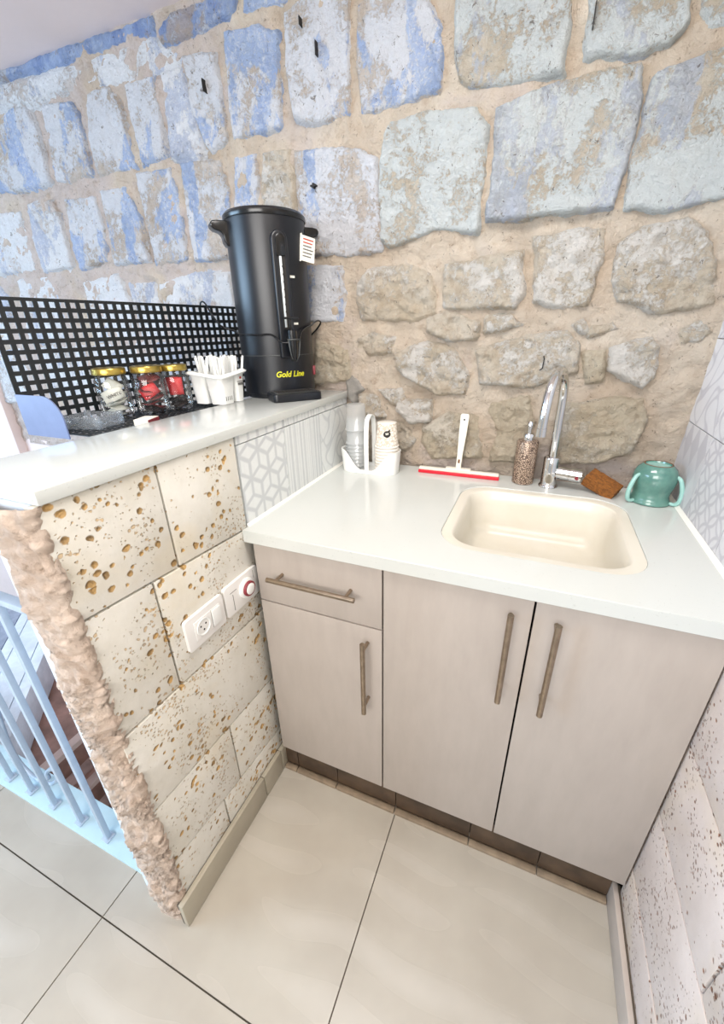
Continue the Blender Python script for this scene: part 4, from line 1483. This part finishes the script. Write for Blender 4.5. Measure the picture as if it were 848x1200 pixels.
# squeegee against the wall
sq = thing('squeegee', 'white squeegee with long red rubber blade leaning on the stone wall', 'squeegee', (.418, -.054, H + .0004))
MB().box(-.130, .130, -.010, .004, 0, .010).build('blade', 'red_plastic', sq, bevel=.0015)
MB().box(-.128, .128, -.006, .010, .010, .019).build('blade_holder', 'ivory_plastic', sq, bevel=.002)
MB().box(-.040, .040, -.008, .012, .017, .025).build('bracket', 'ivory_plastic', sq, bevel=.002)
hm = Matrix.Translation((0, .002, .020)) @ Matrix.Rotation(R(2), 4, 'Y') @ Matrix.Rotation(R(-6), 4, 'X')
mb = MB()
pl = [(-.008, 0), (.008, 0), (.0085, .05), (.012, .12), (.0135, .172), (.010, .178), (-.010, .178), (-.0135, .172), (-.012, .12), (-.0085, .05)]
mb.prism(pl, lambda u, v, d: hm @ Vector((u, d, v)), -.005, .005)
mb.build('handle', 'ivory_plastic', sq, bevel=.002)
MB().tube([hm @ Vector((0, -.0056, .160)), hm @ Vector((0, -.0048, .160))], .0035, 14).build('hanging_hole', 'print_grey', sq)
MB().prism([(-.003, .022), (.003, .022), (.003, .034), (-.003, .034)], lambda u, v, d: hm @ Vector((u, d, v)), -.0056, -.0050).build('handle_slot', 'brush_back', sq)

# soap dispenser
so = thing('soap_dispenser', 'brown leopard print soap dispenser with silver pump beside the tap', 'soap dispenser', (.617, -.050, H + .0004))
MB().lathe([(.029, 0), (.031, .002), (.031, .128), (.029, .132), (.018, .134), (.001, .134)], 36).build('bottle', 'leopard', so, autosmooth=40)
pm = MB().lathe([(.0155, .134), (.0155, .151), (.014, .153), (.006, .154), (.006, .166), (.0075, .167), (.0075, .186), (.006, .188), (.001, .188)], 24).build('pump', 'chrome', so, autosmooth=40)
MB().tube(catmull([(0, .003, .180), (.004, .018, .181), (.007, .034, .176)], 4), .0042, 10).build('nozzle', 'chrome', pm, smooth=True)

# faucet
fx, fy = .690, -.062
fa = thing('kitchen_faucet', 'chrome gooseneck kitchen faucet with side lever behind the sink', 'faucet', (fx, fy, H + .0004))
MB().lathe([(.027, 0), (.027, .005), (.0245, .008), (.0225, .010), (.0225, .088), (.0205, .092), (.012, .094), (.001, .094)], 32).build('body', 'chrome', fa, autosmooth=40)
neck = [Vector((0, 0, .09))]
apex = Vector((-.012, -.085, .372))
tipp = Vector((-.026, -.170, .250))
for q in catmull([(0, 0, .088), (0, .0, .16), (-.001, -.001, .255), (-.005, -.016, .300), (-.013, -.050, .330), (-.024, -.095, .336), (-.035, -.140, .320), (-.042, -.168, .275), (-.045, -.178, .205)], 8):
    neck.append(q)
MB().tube(neck[1:], .0118, 18).build('spout', 'chrome', fa, smooth=True)
MB().lathe([(.0128, 0), (.0128, .020), (.010, .0205), (.010, .001)], 20, Matrix.Translation((-.0452, -.1785, .190))).build('aerator', 'chrome', fa, autosmooth=40)
lv = MB().tube([(.018, 0, .046), (.052, -.006, .045)], [.019, .0185], 22).build('valve', 'chrome', fa, autosmooth=40)
MB().tube([(.053, -.006, .045), (.084, -.011, .044)], [.020, .0198], 22).build('lever_cap', 'chrome', fa, autosmooth=40)
MB().tube([(.070, -.026, .042), (.071, -.0300, .042)], .0055, 14).build('marker', 'darkred', fa)

# scrub brush leaning on the lever
br_m = Matrix.Translation((.829, -.074, H + .027)) @ Matrix.Rotation(R(-24), 4, 'Z') @ Matrix.Rotation(R(20), 4, 'Y') @ Matrix.Rotation(R(12), 4, 'X')
br = thing('scrub_brush', 'brown bristle scrub brush lying between the faucet and the green mug', 'brush', br_m.translation)
loc = Matrix.Translation(-br_m.translation) @ br_m
n = 16
vs, fs = [], []
bmx = bmesh.new()
bmesh.ops.create_cube(bmx, size=1)
bmesh.ops.subdivide_edges(bmx, edges=bmx.edges[:], cuts=9, use_grid_fill=True)
for v in bmx.verts:
    p = Vector((v.co.x * .088, v.co.y * .056, v.co.z * .032))
    f = 1 - .25 * (v.co.x + .5)
    p.z *= f
    d = p.normalized() * (.0022 * noise.noise(p * 220) + .0012 * noise.noise(p * 480))
    v.co = loc @ (p + d)
bmx.verts.index_update()
vs = [v.co.copy() for v in bmx.verts]
fs = [tuple(v.index for v in f.verts) for f in bmx.faces]
bmx.free()
MB().add(vs, fs).build('bristles', 'bristle', br)
MB().box(-.041, .041, -.026, .026, -.0185, -.0125, loc).build('back_board', 'brush_back', br, bevel=.002)

# teal mug upside down
mg = thing('teal_mug', 'teal glazed two-handled mug standing upside down in the corner', 'mug', (.944, -.092, H + .0004))
MB().lathe([(.047, 0), (.0495, .001), (.0500, .004), (.046, .010), (.0425, .022), (.0450, .036), (.0495, .052), (.0515, .066), (.0495, .082), (.044, .094), (.036, .1015),
            (.0330, .1045), (.0300, .1045), (.0290, .100), (.001, .0985)], 48).build('bowl', 'teal', mg, autosmooth=60)
MB().lathe([(.0332, .1035), (.0328, .1054), (.0302, .1054), (.0298, .1035)], 48, cap=False).build('foot_ring', 'brush_back', mg, smooth=True)
MB().lathe([(.0292, .1002), (.001, .0992)], 40, cap=False).build('foot_hollow', 'teal_pale', mg, smooth=True)
for aa in (R(-150), R(-28)):
    hp = [(.044, 0, .080), (.056, 0, .074), (.064, 0, .054), (.068, 0, .032), (.066, 0, .014), (.058, 0, .006), (.047, 0, .006)]
    rm = Matrix.Rotation(aa, 4, 'Z')
    MB().tube([rm @ q for q in catmull(hp, 6)], [.0045 + .0012 * math.sin(PI * i / 36) for i in range(37)], 12).build('handle', 'teal_pale', mg, smooth=True)

# wire hook in the wall above the faucet
hk = onY(637, 418, -.026)
tag(MB().tube([(hk.x, .0, hk.z), (hk.x, -.022, hk.z), (hk.x + .002, -.030, hk.z - .006), (hk.x + .001, -.031, hk.z - .03), (hk.x - .006, -.031, hk.z - .036)], .0018, 8).build('wall_hook', 'dark', smooth=True),
    'thin black wire hook stuck in the stone wall above the faucet', 'hook')
